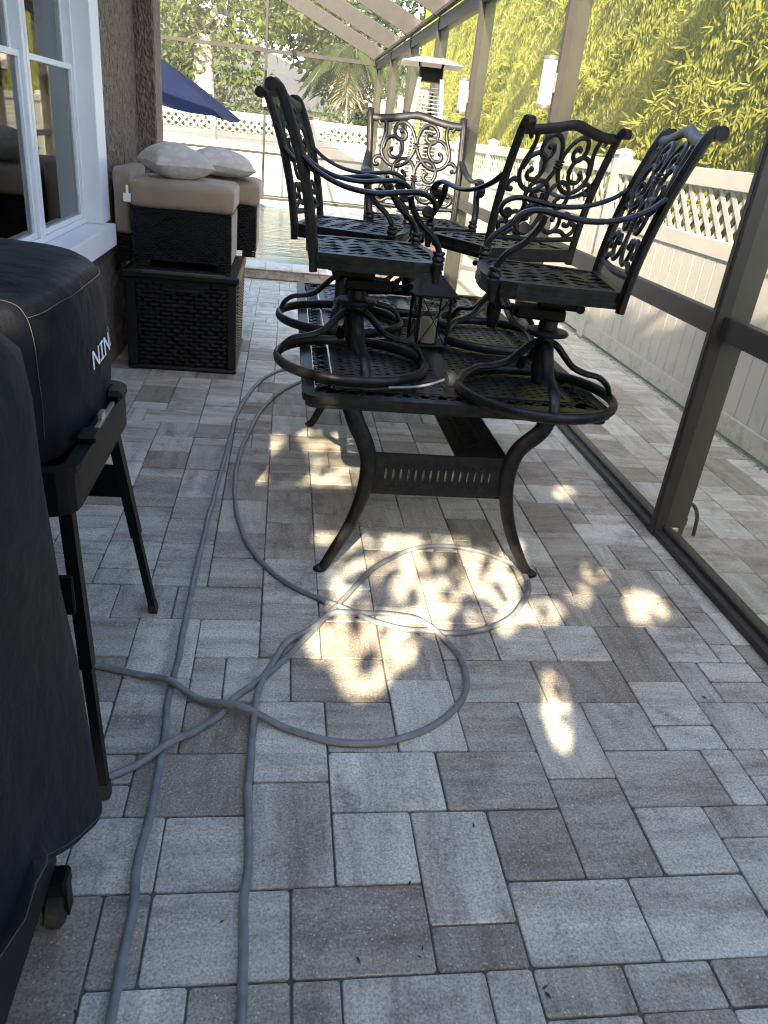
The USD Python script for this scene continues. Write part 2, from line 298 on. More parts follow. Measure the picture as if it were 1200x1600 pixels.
water_mat = M('pool_water', {'g': ('geometry', {}), 'mp': ('mapping', {'scale': (1.0, 2.2, 1.0)}), 'n': ('noise_texture', {'scale': 3.5, 'detail': 3.0}), 'b': ('bump', {'strength': .6, 'distance': .03}),
    't': ('transparent_bsdf', {'color': (.80, .94, .92)}), 'gl': ('glossy_bsdf', {'roughness': .03}), 'f': ('fresnel', {'IOR': 1.33}), 'm': ('mix_closure', {})},
    [('g.position', 'mp.vector'), ('mp.vector', 'n.vector'), ('n.fac', 'b.height'), ('b.normal', 'gl.normal'), ('b.normal', 'f.normal') if False else ('b.normal', 'gl.normal'), ('f.fac', 'm.fac'), ('t.BSDF', 'm.closure1'), ('gl.BSDF', 'm.closure2')][0:4] + [('f.fac', 'm.fac'), ('t.BSDF', 'm.closure1'), ('gl.BSDF', 'm.closure2')], surface='m.closure')

# ================================================================== GROUND
def sheet(x0, y0, x1, y1, z, hole=None):
    p = sbox(x0, y0, x1, y1)
    if hole is not None: p = p.difference(hole)
    v, f = trimesh.creation.triangulate_polygon(p, engine='earcut')
    return (np.column_stack([v, np.full(len(v), z)]), f)
WALL_X, CH_X0, CH_X1, FENCE_X = -1.13, 1.805, 1.925, 2.955
POOL = sbox(-7.0, 9.05, .95, 16.3)
g = obj('lawn', sheet(-300, -300, 300, 300, -.075, POOL.buffer(.3)), grass_mat); tag(g, kind='structure')

# ------------------------------------------------------------------ pavers (module grid read from the photograph)
MX, MY = H * .06587, H * .0673
GX, GY = H * .0472, H * .5965
def gidx(px, py):
    x, y, _ = gp(px, py); return (x - GX) / MX, (y - GY) / MY
TR = [  # near-left and far-right pixel of pavers read off the photograph
 (211.7,1548,452,1391),(455,1531,656,1382),(238,1399,388,1277),(393,1392,514,1221.7),(397,1222,508,1097),(523,1385,641.7,1270),(671,1446,760,1268),(518,1270,677,1175),(698,1267,833,1173),(789,1374,871.7,1264),
 (830,1510,977,1370),(1033,1495,1150,1362),(913,1370,960,1216),(1037,1365,1092,1260),(985,1262,1088,1173),(855,1218,903,1099),(940,1172.7,993,1099),(1036.7,1171.7,1106.7,1136),(1018,1135,1061.7,1068),(1134,1172.7,1172.7,1100.7),
 (854,1097,956,1036.7),(976.7,1066.7,1004,983),(1040.7,1038,1079,985),(1087,1100,1084,1040),(868,1033,925,982.7),(880,979,931.7,934),(961.7,982,1040.7,937),(966.7,935,1011.7,896.7),(891.7,931.7,921.7,873),(1101.7,1011.7,1124,964),(1120,1038,1166.7,1013),
 (1063,961.7,1085,919),(1026.7,917,1069,898.7),(971.7,894,1033,860),(455,1096,596.7,1029),(513,1175,610,1096.7),(623,1174,699,1061.7),(604,1060.7,679,975),(503,1027,590,973),(731.7,1173,807.7,1098),(709,1097,825,1032.7),
 (690.7,1030,756,978),(780,1031.7,825,953),(751,951,798,886.7),(305,1028,408,970.7),(406.7,1026.7,498,945),(293,1098,354,1029),(348,1097.3,454,1028),(191.7,1061.7,313,970.7),(166.7,1181.7,296,1063),(276.7,1181,396.7,1098),(191.7,1281,388,1180.7),
 (268,968,411.7,919),(148,966.7,276.7,918),(326,917.7,413,876.7),(238,916,336,854),(412.7,942.7,496.7,878)]
I0, I1, J0, J1 = -12, 28, -9, 73
occ = {}; pieces = []
for bx, by, tx, ty in TR:
    i0, j0 = gidx(bx, by); i1, j1 = gidx(tx, ty)
    i0, j0, i1, j1 = (int(round(k)) for k in (i0, j0, i1, j1))
    if i1 - i0 < 1 or j1 - j0 < 1 or i1 - i0 > 3 or j1 - j0 > 3: continue
    cells = [(i, j) for i in range(i0, i1) for j in range(j0, j1)]
    if any(c in occ for c in cells): continue
    for c in cells: occ[c] = len(pieces)
    pieces.append((i0, j0, i1 - i0, j1 - j0))
N_TRACED = len(pieces)
rng = random.Random(5)
SIZES = [(3, 2), (2, 3), (2, 2), (1, 2), (2, 1)]; WT = [4, 2.2, 4, 1.3, 1.6]
for j in range(J0, J1):
    for i in range(I0, I1):
        if (i, j) in occ: continue
        opts = []
        for (w, h), wt in zip(SIZES, WT):
            if i + w > I1 or j + h > J1: continue
            if any((a, b) in occ for a in range(i, i + w) for b in range(j, j + h)): continue
            pen = 1.0
            free = 0; a = i + w                                # do not leave a one-cell sliver to the right
            while a < I1 and (a, j) not in occ and free < 2: free += 1; a += 1
            if free == 1: pen = .12
            if i - 1 >= I0 and occ.get((i - 1, j)) is not None:
                pi = pieces[occ[(i - 1, j)]]
                if pi[1] + pi[3] == j + h and (pi[1] == j): pen *= .45
            opts.append(((w, h), wt * pen))
        if opts:
            w, h = rng.choices([o[0] for o in opts], [o[1] for o in opts])[0]
        else: w, h = 1, 1
        for a in range(i, i + w):
            for b in range(j, j + h): occ[(a, b)] = len(pieces)
        pieces.append((i, j, w, h))
def paver_mesh(i, j, w, h, rnd):
    gap = .0017 + rnd.random() * .0010
    lo = np.array([GX + i * MX + gap, GY + j * MY + gap]); hi = np.array([GX + (i + w) * MX - gap, GY + (j + h) * MY - gap])
    lo += rnd.uniform(-.0012, .0012); hi += rnd.uniform(-.0012, .0012)
    c, cc, e = .006, .0032, .0032
    x0, y0, x1, y1 = *lo, *hi
    def ring(d, z, cr):
        return [(x0 + d + cr, y0 + d, z), (x1 - d - cr, y0 + d, z), (x1 - d, y0 + d + cr, z), (x1 - d, y1 - d - cr, z), (x1 - d - cr, y1 - d, z), (x0 + d + cr, y1 - d, z), (x0 + d, y1 - d - cr, z), (x0 + d, y0 + d + cr, z)]
    v = np.array(ring(0, -.05, c) + ring(0, -e, c) + ring(cc * .45, -e * .35, c) + ring(cc, 0, c))
    dz = rnd.uniform(-.0016, .0016); tx, ty = rnd.uniform(-.004, .004), rnd.uniform(-.004, .004)
    v[8:, 2] += dz + (v[8:, 0] - (x0 + x1) / 2) * tx + (v[8:, 1] - (y0 + y1) / 2) * ty
    f = []
    for L in (0, 8, 16):
        for k in range(8):
            a, b = L + k, L + (k + 1) % 8; f += [(a, b, b + 8), (a, b + 8, a + 8)]
    for k in range(1, 7): f.append((24, 24 + k, 25 + k))
    return v, np.array(f)
patio = UsdGeom.Xform.Define(stage, '/World/patio').GetPrim(); tag(patio, kind='structure'); _used[('/World', 'patio')] = 1
def seen(i, j, w, h):
    c = np.array([(GX + a * MX, GY + b * MY, 0) for a, b in ((i, j), (i + w, j), (i + w, j + h), (i, j + h))])
    q = proj(c)
    if (q[:, 2] < .1).any(): return 0
    P = Polygon(q[:, :2])
    return P.intersection(sbox(0, 0, 1200, 1600)).area if P.is_valid else 0
areas = [seen(*p) if p[0] * MX + GX > WALL_X - .3 else 0 for p in pieces]
order = sorted(range(len(pieces)), key=lambda k: -areas[k])
single = set(k for k in order[:300] if areas[k] > 0)
rest = {0: MB(), 1: MB()}
for k, p in enumerate(pieces):
    if GX + p[0] * MX < WALL_X - .25: continue
    rnd = random.Random(1000 + k); m = paver_mesh(*p, rnd)
    along = rnd.random() < .42
    if k in single: obj('paver', m, paver_y if along else paver_x, patio)
    else: rest[int(along)].add(*m)
for q in (0, 1): obj('paver_field', rest[q], (paver_x, paver_y)[q], patio, kind='stuff')
obj('joint_bed', sheet(GX + I0 * MX, GY + J0 * MY, GX + I1 * MX, GY + J1 * MY, -.0075), joint_sand, patio)
# scraps of dry leaf and grit
lm = MB()
for px, py in ((851, 1543), (856, 1555), (660, 1482), (655, 1495), (1058, 905), (985, 1096), (944, 796), (970, 748), (873, 1048), (345, 1132), (347, 1440), (640, 1380), (1028, 944), (1100, 1090), (560, 1500), (1180, 1005), (740, 1290), (118, 1582)):
    c = gp(px, py, .004); a = rng.uniform(0, 6.28); L = rng.uniform(.004, .011)
    d = np.array([math.cos(a), math.sin(a), 0]) * L; n = np.array([-d[1], d[0], 0]) * .35
    lm.add([c - d, c + n + [0, 0, .003], c + d + [0, 0, .002], c - n], [[0, 1, 2, 3]])
t = obj('leaf_scraps', lm, twig_mat); tag(t, 'tiny dark scraps of dry leaf scattered on the pavers', 'leaf scraps', kind='stuff')

# ------------------------------------------------------------------ pool: raised stone edge, coping, water, deck
pe = thing('pool', 'raised swimming pool with pale rounded coping and stone riser', 'pool')
rs = random.Random(9)
y, z0 = 8.80, 0.0
for row in range(2):
    x = -3.2 + rs.random() * .1
    zz = .050 * row
    while x < .9:
        L = rs.uniform(.07, .20); x1 = min(x + L, .9)
        b = MB().box((x + .001, y - rs.uniform(.0, .012), zz + .0005), (x1 - .001, y + .14, zz + .0495), .004)
        obj('ledge_stone', b, ledge_mat, pe); x = x1
x = -3.2
while x < .95:
    x1 = x + .30
    sec = [(8.76, .1), (8.745, .112), (8.745, .128), (8.755, .142), (8.775, .15), (9.03, .15), (9.045, .14), (9.05, .1)]
    P = Polygon(sec)
    b = MB().prism(P, x1 - x - .006, T=frame((0, 1, 0), (0, 0, 1), (1, 0, 0), (x + .003, 0, 0)))
    obj('coping_stone', b, coping_mat, pe, smooth=40); x = x1
WZ = .07
b = MB()
b.box((-7.0, 9.05, -.9), (.95, 16.3, -.88))
for lo, hi in (((-7.02, 9.03, -.9), (.97, 9.05, .1)), ((-7.02, 16.3, -.9), (.97, 16.32, .1)), ((-7.02, 9.05, -.9), (-7.0, 16.3, .1)), ((.95, 9.05, -.9), (.97, 16.3, .1))): b.box(lo, hi)
obj('basin', b, pool_tile, pe)
b = MB(); b.box((-7, 16.285, -.02), (.95, 16.298, .1)); b.box((.935, 9.06, -.02), (.948, 16.28, .1)); obj('waterline_tiles', b, tile_line, pe)
b = MB(); b.box((-7.3, 16.325, -.07), (1.25, 16.66, .135), .02); b.box((.975, 8.9, -.07), (1.25, 16.32, .135), .02); obj('coping_far', b, deck_mat, pe)
wm = trimesh.creation.box((7.94, 6.22, .002)); wm.apply_translation((-3.025, 12.175, WZ))
w = obj('pool_water', sheet(-6.99, 9.06, .94, 16.29, WZ), water_mat); tag(w, kind='structure')
d = obj('pool_deck', sheet(-7.5, 8.72, 2.96, 19.4, -.004, sbox(-7.3, 8.76, 1.2, 16.6)), deck_mat); tag(d, kind='structure')

# ================================================================== HOUSE
house = thing('house', 'house with brown textured stucco wall and white trimmed window on the left', 'house')
WY0, WY1, WZ0, WZ1 = 3.22, 5.10, .91, 2.42      # window opening
wall2d = Polygon([(.45, -.1), (6.49, -.1), (6.49, 3.1), (.45, 3.1)], [[(WY0 - .229, .776), (WY1 + .229, .776), (WY1 + .229, WZ1 + .199), (WY0 - .229, WZ1 + .199)]])
obj('wall', MB().prism(wall2d, .22, T=frame((0, 1, 0), (0, 0, 1), (1, 0, 0), (WALL_X - .22, 0, 0))), stucco, house)
gy_, gz_ = np.meshgrid(np.linspace(5.335, 6.489, 150), np.linspace(.0, 2.7, 330), indexing='ij')
P3 = np.stack([np.zeros_like(gy_), gy_, gz_ * .62], -1)
h_ = meshkit.fbm(P3 * 34, 3, 4); h_ = np.clip((h_ - .44) / .10, 0, 1) * .006 + meshkit.fbm(P3 * 90, 2, 8) * .003
h_[0], h_[-1], h_[:, 0], h_[:, -1] = -.004, 0, 0, 0
i_, j_ = np.meshgrid(np.arange(149), np.arange(329), indexing='ij')
obj('stucco_face', (np.stack([WALL_X + .001 + h_, gy_, gz_], -1).reshape(-1, 3), np.stack([i_ * 330 + j_, (i_ + 1) * 330 + j_, (i_ + 1) * 330 + j_ + 1, i_ * 330 + j_ + 1], -1).reshape(-1, 4)), stucco, house, smooth=True)
obj('pillar', MB().box((WALL_X - .12, 6.49, -.1), (-.985, 6.83, 3.1), .012), stucco, house)
b = MB(); b.box((-9, .45, -.1), (WALL_X - 1.8, 6.6, 3.1)); b.box((WALL_X - 1.8, .45, -.1), (WALL_X - .221, .65, 3.1)); obj('house_body', b, stucco, house)
b = MB(); b.box((-9.0, 6.49, -.1), (WALL_X - .121, 6.80, 3.1)); obj('gable_wall', b, stucco, house)
v = np.array([(-.62, .2, 3.02), (-.62, 7.1, 3.02), (-5.2, 3.0, 4.8), (-5.2, 4.0, 4.8), (-9.6, .2, 3.02), (-9.6, 7.1, 3.02), (-.62, .2, 3.14), (-.62, 7.1, 3.14), (-9.6, 7.1, 3.14)])
obj('roof', (v, np.array([(6, 7, 3), (6, 3, 2), (7, 8, 3), (8, 4, 3), (4, 2, 3), (0, 1, 7), (0, 7, 6), (1, 5, 8), (1, 8, 7), (0, 4, 1), (1, 4, 5), (0, 2, 4), (6, 2, 4)])), shingle, house)
win = UsdGeom.Xform.Define(stage, numbered(house.GetPath().pathString, 'window')).GetPrim()
GXW = -1.245
# boxed trim: reveals, outer boards, sill
b = MB()
b.box((GXW - .04, WY1, WZ0), (WALL_X + .012, WY1 + .23, WZ1 + .2), .004)
obj('jamb', b, white_trim, win)
b = MB(); b.box((GXW - .04, WY0 - .23, WZ0), (WALL_X + .012, WY0, WZ1 + .2), .004); obj('jamb', b, white_trim, win)
b = MB(); b.box((GXW - .04, WY0 + .001, WZ1), (WALL_X + .010, WY1 - .001, WZ1 + .2), .004); obj('head', b, white_trim, win)
b = MB(); b.box((GXW - .05, WY0 - .3, .775), (-1.062, WY1 + .115, WZ0 - .002), .006); obj('sill', b, white_trim, win)
FR = .045
def rect_frame(y0, y1, z0, z1, x0, x1, fr):
    P = sbox(y0, z0, y1, z1).difference(sbox(y0 + fr, z0 + fr, y1 - fr, z1 - fr))
    return MB().prism(P, x1 - x0, T=frame((0, 1, 0), (0, 0, 1), (1, 0, 0), (x0, 0, 0)))
ymid = 4.185
obj('frame', rect_frame(WY0 + .001, WY1 - .001, WZ0 + .001, WZ1 - .001, GXW - .035, GXW + .03, .03), sash_white, win)
b = MB(); b.box((GXW - .03, ymid - .045, WZ0 + .031), (GXW + .036, ymid - .004, WZ1 - .031), .003); b.box((GXW - .03, ymid + .004, WZ0 + .031), (GXW + .036, ymid + .045, WZ1 - .031), .003); b.box((GXW - .03, ymid - .004, WZ0 + .031), (GXW + .025, ymid + .004, WZ1 - .031)); obj('mullion', b, sash_white, win)
for y0, y1 in ((WY0 + .031, ymid - .046), (ymid + .046, WY1 - .031)):
    obj('lower_sash', rect_frame(y0, y1, WZ0 + .032, 1.755, GXW - .012, GXW + .018, .026), sash_white, win)
    obj('upper_sash', rect_frame(y0, y1, 1.722, WZ1 - .032, GXW - .034, GXW - .013, .028), sash_white, win)
    b = MB(); b.box((GXW + .0, y0 + .02, WZ0 + .05), (GXW + .004, y1 - .02, 1.74)); obj('pane', b, pane_glass, win)
    b = MB(); b.box((GXW - .025, y0 + .02, 1.74), (GXW - .021, y1 - .02, WZ1 - .05)); obj('pane', b, pane_glass, win)
# dim room with vertical blinds behind the glass
b = MB(); yy = WY0 + .02
while yy < WY1 - .5:
    b.box((GXW - .20, yy, WZ0 - .02), (GXW - .185, yy + .082, WZ1), .003); yy += .088
for k in range(7): b.box((GXW - .20 - .015 * (k % 2), WY1 - .34 + k * .05, WZ0 - .02), (GXW - .18 - .015 * (k % 2), WY1 - .34 + k * .05 + .048, WZ1), .004)
obj('blinds', b, blind_mat, win)
b = MB(); b.box((-2.9, WY0 - .8, .2), (-2.86, WY1 + .8, 2.9)); b.box((-2.85, WY0 - .8, .2), (GXW - .3, WY0 - .76, 2.9)); b.box((-2.85, WY1 + .76, .2), (GXW - .3, WY1 + .8, 2.9)); b.box((-2.85, WY0 - .76, .2), (GXW - .3, WY1 + .76, .22)); b.box((-2.85, WY0 - .76, 2.88), (GXW - .3, WY1 + .76, 2.9))
obj('room', b, dark_room, win)

# ================================================================== SCREEN ENCLOSURE
enc = thing('screen_enclosure', 'bronze aluminium screen enclosure of posts, rails and roof beams over the patio', 'screen enclosure')
PX0, PX1, EAVE = 1.81, 1.965, 2.95
POSTS = [-3.2, -.32, 2.975, 5.76, 8.6, 11.05, 13.5, 16.0, 18.6]
for y in POSTS:
    b = MB(); b.box((PX0, y, .0), (PX1, y + .052, EAVE - .02), .004); obj('post', b, bronze, enc)
    if y < 9: 
        b = MB(); b.box((PX0 - .004, y + .018, .01), (PX0, y + .034, EAVE - .1)); b.box((PX0 + .03, y - .0035, .06), (PX1 - .0, y - .0005, .10)); b.box((PX0 - .003, y - .003, .0), (PX0 + .012, y + .055, .02)); obj('post_seam', b, bronze, enc)
SL, XF = .42, -.35
def roof_z(x): return EAVE + SL * (PX0 + .05 - max(x, XF))
for y in POSTS:
    # sloped beam, then flat to the house
    zf = roof_z(XF)
    D = .30
    P = Polygon([(PX1, EAVE - .02), (PX1, EAVE + .24), (PX0 + .02, EAVE + .30), (XF, zf + D), (-3.2 if y < 8 else -7.5, zf + D), (-3.2 if y < 8 else -7.5, zf), (XF, zf), (PX0 + .06, EAVE - .0)])
    b = MB().prism(P, .052, T=frame((1, 0, 0), (0, 0, 1), (0, 1, 0), (0, y, 0))); obj('roof_beam', b, bronze, enc)
    P2 = Polygon([(PX0 - .16, EAVE + .085), (PX0 - .02, EAVE - .20), (PX0 + .01, EAVE - .2), (PX0 + .01, EAVE + .03)])
for a, bb in zip(POSTS[:-1], POSTS[1:]):
    b = MB(); b.box((CH_X0 + .005, a + .053, 0.001), (CH_X1, bb - .001, .032), .003); b.box((CH_X0 + .045, a + .053, .033), (CH_X0 + .085, bb - .001, .05), .002); obj('base_channel', b, bronze, enc)
    b = MB(); b.box((PX0 + .03, a + .053, .955), (PX0 + .08, bb - .001, 1.05), .003); obj('chair_rail', b, bronze, enc)
    b = MB(); b.box((PX0 + .02, a + .053, EAVE - .12), (PX1 - .02, bb - .001, EAVE + .02), .003); b.box((PX0 - .05, a + .053, EAVE + .03), (PX0 + .015, bb - .001, EAVE + .07), .003); obj('eave_rail', b, bronze, enc)
    x = PX0 + .055
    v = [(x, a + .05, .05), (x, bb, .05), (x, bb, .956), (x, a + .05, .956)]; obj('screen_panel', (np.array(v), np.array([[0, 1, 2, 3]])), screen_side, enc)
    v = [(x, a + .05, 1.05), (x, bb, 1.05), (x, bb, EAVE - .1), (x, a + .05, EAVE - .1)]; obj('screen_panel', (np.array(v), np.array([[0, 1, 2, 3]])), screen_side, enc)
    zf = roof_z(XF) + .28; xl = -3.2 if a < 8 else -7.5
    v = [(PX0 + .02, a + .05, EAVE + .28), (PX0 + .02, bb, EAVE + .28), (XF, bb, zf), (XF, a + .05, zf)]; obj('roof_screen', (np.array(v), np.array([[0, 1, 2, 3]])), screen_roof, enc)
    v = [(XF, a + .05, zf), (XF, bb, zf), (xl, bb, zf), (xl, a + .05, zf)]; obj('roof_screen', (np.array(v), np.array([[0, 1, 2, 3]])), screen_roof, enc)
    b = MB(); b.box((XF - .025, a + .053, roof_z(XF) + .06), (XF + .025, bb - .001, roof_z(XF) + .19)); obj('purlin', b, bronze, enc)
# end wall over the pool
YE = 18.6
for x in (-.53, -2.9, -5.3, -7.5):
    b = MB(); b.box((x - .026, YE + .0, 0), (x + .026, YE + .05, roof_z(min(x, XF)) - .001), .003); obj('post', b, bronze, enc)
for z, hh in ((.0, .05), (.93, .05), (2.88, .075)):
    for x0, x1 in ((-7.5, -5.3), (-5.3, -2.9), (-2.9, -.53), (-.53, PX0)):
        b = MB(); b.box((x0 + .027, YE + .005, z + .001), (x1 - (.027 if x1 < 1 else .001), YE + .045, z + hh)); obj('end_rail', b, bronze, enc)
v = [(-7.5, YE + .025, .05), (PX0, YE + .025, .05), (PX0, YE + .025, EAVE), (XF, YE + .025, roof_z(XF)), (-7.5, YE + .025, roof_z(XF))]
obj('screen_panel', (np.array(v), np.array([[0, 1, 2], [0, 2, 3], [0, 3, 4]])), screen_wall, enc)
# cable loop and bracket at the nearest post
b = MB().tube(spline([(PX1 + .005, 3.0, .16), (PX1 + .03, 3.0, .15), (PX1 + .055, 2.99, .10), (PX1 + .06, 2.98, .0)], 6), .009, sides=8); obj('drain_pipe', b, black_rubber, enc, smooth=50)
b = MB().box((PX0 + .05, 2.955, .001), (PX0 + .115, 2.974, .05), .004); b.box((PX0 + .05, 2.92, .001), (PX0 + .11, 2.954, .008), .002); obj('bracket', b, steel, enc)

# post lamps
LAB = {0: 'white tube lamp on the post nearest behind the two right-hand chairs', 1: 'white tube lamp on the post right of the patio heater', 2: 'white tube lamp just left of the heater tower, third along the posts', 3: 'small white tube lamp on the post third from the far corner', 4: 'tiny white tube lamp on the post next to the far corner', 5: 'tiniest white tube lamp, on the far corner post', 6: 'white tube lamp on the slim pole beside the pool'}
lamp0 = None
spots = [(PX0 - .055, y + .02) for y in POSTS[3:9]] + [(-.53, YE - .06)]
for k, (lx, ly) in enumerate(spots):
    zb = 1.86
    if lamp0 is None:
        lamp0 = thing('post_lamp', LAB[k], 'lamp', (lx, ly, zb), 0, 'tube lamps on the enclosure posts')
        obj('diffuser', MB().lathe([(0, .02), (.045, .02), (.047, .03), (.047, .285), (.045, .295), (0, .295)], n=18), frosted, lamp0, smooth=40)
        obj('cap', MB().lathe([(0, 0), (.05, 0), (.05, .022), (0, .022)], n=18), cap_grey, lamp0, smooth=40)
        obj('cap', MB().lathe([(0, .293), (.05, .293), (.05, .315), (.03, .32), (0, .32)], n=18), cap_grey, lamp0, smooth=40)
        obj('bracket', MB().box((.045, -.02, .1), (.056, .02, .22)), cap_grey, lamp0)
    else: dup(lamp0, LAB[k], (lx, ly, zb), 90 if k == 6 else 0)

# ================================================================== WHITE FENCES
def lattice(y0, y1, z0, z1, sp=.150, w=.042):
    """strips of a diagonal lattice clipped to a rectangle: (polygon, layer)"""
    R = sbox(y0, z0, y1, z1); out = []
    hgt = z1 - z0
    for s in (1, -1):
        k = y0 - hgt * 1.3
        while k < y1 + hgt * 1.3:
            L = LineString([(k, z0 - .02), (k + s * (hgt + .04) * 1.0, z1 + .02)]).buffer(w / 2, cap_style=2).intersection(R)
            if L.area > 1e-4: out.append((L, s))
            k += sp
    return out
fence = thing('side_fence', 'white vinyl privacy fence with lattice top along the right side', 'fence')
FP = [-2.61, -.17, 2.27, 4.71, 7.15, 9.59, 12.03, 14.47, 16.91, 19.6]
def TX(x): return frame((0, 1, 0), (0, 0, 1), (1, 0, 0), (x, 0, 0))
for y in FP:
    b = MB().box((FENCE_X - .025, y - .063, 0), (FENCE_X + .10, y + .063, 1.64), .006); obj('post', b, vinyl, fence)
    b = MB().add([(FENCE_X - .035, y - .073, 1.641), (FENCE_X + .11, y - .073, 1.641), (FENCE_X + .11, y + .073, 1.641), (FENCE_X - .035, y + .073, 1.641), (FENCE_X - .035, y - .073, 1.665), (FENCE_X + .11, y - .073, 1.665), (FENCE_X + .11, y + .073, 1.665), (FENCE_X - .035, y + .073, 1.665), (FENCE_X + .037, y, 1.70)],
        [(0, 3, 2, 1), (0, 1, 5, 4), (1, 2, 6, 5), (2, 3, 7, 6), (3, 0, 4, 7), (4, 5, 8, 8), (5, 6, 8, 8), (6, 7, 8, 8), (7, 4, 8, 8)]); obj('post_cap', b, vinyl, fence)
for a, bb in zip(FP[:-1], FP[1:]):
    a, bb = a + .0635, bb - .0635
    for z0, z1 in ((.03, .165), (1.055, 1.17), (1.485, 1.605)):
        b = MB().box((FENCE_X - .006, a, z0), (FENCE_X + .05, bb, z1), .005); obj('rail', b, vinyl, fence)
    n = 15; wd = (bb - a) / n
    for k in range(n):
        y0 = a + k * wd
        P = Polygon([(FENCE_X + .004, y0 + .006), (FENCE_X + .008, y0 + .001), (FENCE_X + .034, y0 + .001), (FENCE_X + .034, y0 + wd - .001), (FENCE_X + .008, y0 + wd - .001), (FENCE_X + .004, y0 + wd - .006)])
        obj('board', MB().prism(P, .888, z=.166), vinyl, fence) if 1.5 < bb < 13 else None
        if not (1.5 < bb < 13):
            if k == 0: far = MB()
            far.prism(P, .888, z=.166)
            if k == n - 1: obj('board_panel', far, vinyl, fence)
    strips = lattice(a, bb, 1.171, 1.484)
    if 2.5 < bb < 9:
        for L, s in strips: obj('lattice_slat', MB().prism(L, .006, T=TX(FENCE_X + (.012 if s > 0 else .0185))), vinyl, fence)
    else:
        far = MB()
        for L, s in strips: far.prism(L, .006, T=TX(FENCE_X + (.012 if s > 0 else .0185)))
        obj('lattice_panel', far, vinyl, fence)
b = MB()
rs = random.Random(3)
for k in range(520):                                     # soil and grit along the foot of the fence
    yv = rs.uniform(1.5, 14); c = np.array([FENCE_X - .01 - abs(rs.gauss(0, .022)), yv, .002]); r = rs.uniform(.002, .007)
    b.add(c + np.array([(-r, -r, 0), (r, -r, 0), (r, r, 0), (-r, r, 0), (0, 0, r * .9)]) * np.array([1, rs.uniform(.7, 1.6), 1]), [(0, 1, 4, 4), (1, 2, 4, 4), (2, 3, 4, 4), (3, 0, 4, 4)])
t = obj('soil_line', b, soil_mat); tag(t, 'dark line of soil and grit along the foot of the side fence', 'soil', kind='stuff')
rf = thing('rear_fence', 'white vinyl fence with lattice top across the far end behind the pool', 'fence')
YF = 20.4
RP = [-9.1, -6.66, -4.22, -1.78, .66, 2.9]
TY = lambda y: frame((1, 0, 0), (0, 0, 1), (0, -1, 0), (0, y, 0))
for x in RP:
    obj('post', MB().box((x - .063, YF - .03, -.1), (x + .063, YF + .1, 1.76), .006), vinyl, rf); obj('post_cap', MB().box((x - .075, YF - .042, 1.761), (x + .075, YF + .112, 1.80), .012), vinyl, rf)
for a, bb in zip(RP[:-1], RP[1:]):
    a, bb = a + .0635, bb - .0635
    for z0, z1 in ((-.05, .1), (1.16, 1.28), (1.56, 1.72)): obj('rail', MB().box((a, YF - .006, z0), (bb, YF + .05, z1), .005), vinyl, rf)
    obj('infill', MB().box((a, YF + .008, .1), (bb, YF + .035, 1.16)), vinyl, rf)
    far = MB()
    for L, s in lattice(a, bb, 1.281, 1.559, .17, .05): far.prism(L, .006, T=TY(YF + (.02 if s > 0 else .028)))
    obj('lattice_panel', far, vinyl, rf)

# ================================================================== VEGETATION
def leaves(centers, rad, n, L, W, seed, droop=.3, shell=.35, fold=.25):
    """leaf blades spread through ellipsoids: each leaf is four triangles"""
    r = np.random.default_rng(seed); C = np.asarray(centers, float); R = np.asarray(rad, float)
    if R.ndim == 1: R = np.repeat(R[:, None], 3, 1)
    vol = R.prod(1) ** .8; k = r.choice(len(C), n, p=vol / vol.sum())
    d = r.normal(size=(n, 3)); d /= np.linalg.norm(d, axis=1, keepdims=True)
    rr = (shell + (1 - shell) * r.random(n)) ** .6
    p = C[k] + d * R[k] * rr[:, None]
    ax = d * .55 + r.normal(size=(n, 3)) * .7; ax[:, 2] -= droop; ax /= np.linalg.norm(ax, axis=1, keepdims=True)
    sd = np.cross(ax, r.normal(size=(n, 3))); sd /= np.linalg.norm(sd, axis=1, keepdims=True); nm = np.cross(ax, sd)
    s = r.uniform(.65, 1.25, n)[:, None]
    v = np.stack([p, p + ax * L * s * .45 + sd * W * s * .5 + nm * W * s * fold, p + ax * L * s, p + ax * L * s * .45 - sd * W * s * .5 + nm * W * s * fold], 1).reshape(-1, 3)
    i = np.arange(n)[:, None] * 4
    return v, np.vstack([i + [0, 1, 2], i + [0, 2, 3]])
def limbs(paths, sides=8):
    b = MB()
    for pts, r0, r1 in paths:
        q = spline(pts, 6); b.tube(q, 1.0, 1.0, sides=sides, up=(.31, .95, .1), taper=np.linspace(r0, r1, len(q)))
    return b

# --- hedge beyond the side fence (bamboo-like narrow leaves)
r = np.random.default_rng(21)
hb = []
n = 150000
yy = r.uniform(2.2, 21.5, n); near = np.exp(-(yy - 3) / 9)
keep = r.random(n) < (.35 + .65 * near); yy = yy[keep]; n = len(yy)
zz = r.uniform(.9, 5.6, n); xx = 3.405 + .012 * np.sin(yy * 2.3 + zz) + np.abs(r.normal(0, .016, n))
p = np.stack([xx, yy, zz], 1)
ax = np.stack([r.normal(0, .12, n), r.normal(0, .45, n), -.85 + r.normal(0, .3, n)], 1); ax /= np.linalg.norm(ax, axis=1, keepdims=True)
sd = np.cross(ax, np.stack([-.5 + r.normal(0, .32, n), -.75 + r.normal(0, .32, n), .5 + r.normal(0, .32, n)], 1)); sd /= np.linalg.norm(sd, axis=1, keepdims=True); nm = np.cross(ax, sd)
L = r.uniform(.05, .10, n)[:, None]; W = L * .21
v = np.stack([p, p + ax * L * .4 + sd * W * .5, p + ax * L, p + ax * L * .4 - sd * W * .5], 1).reshape(-1, 3); i = np.arange(n)[:, None] * 4
fine = MB().add(v, np.vstack([i + [0, 1, 2], i + [0, 2, 3]]))
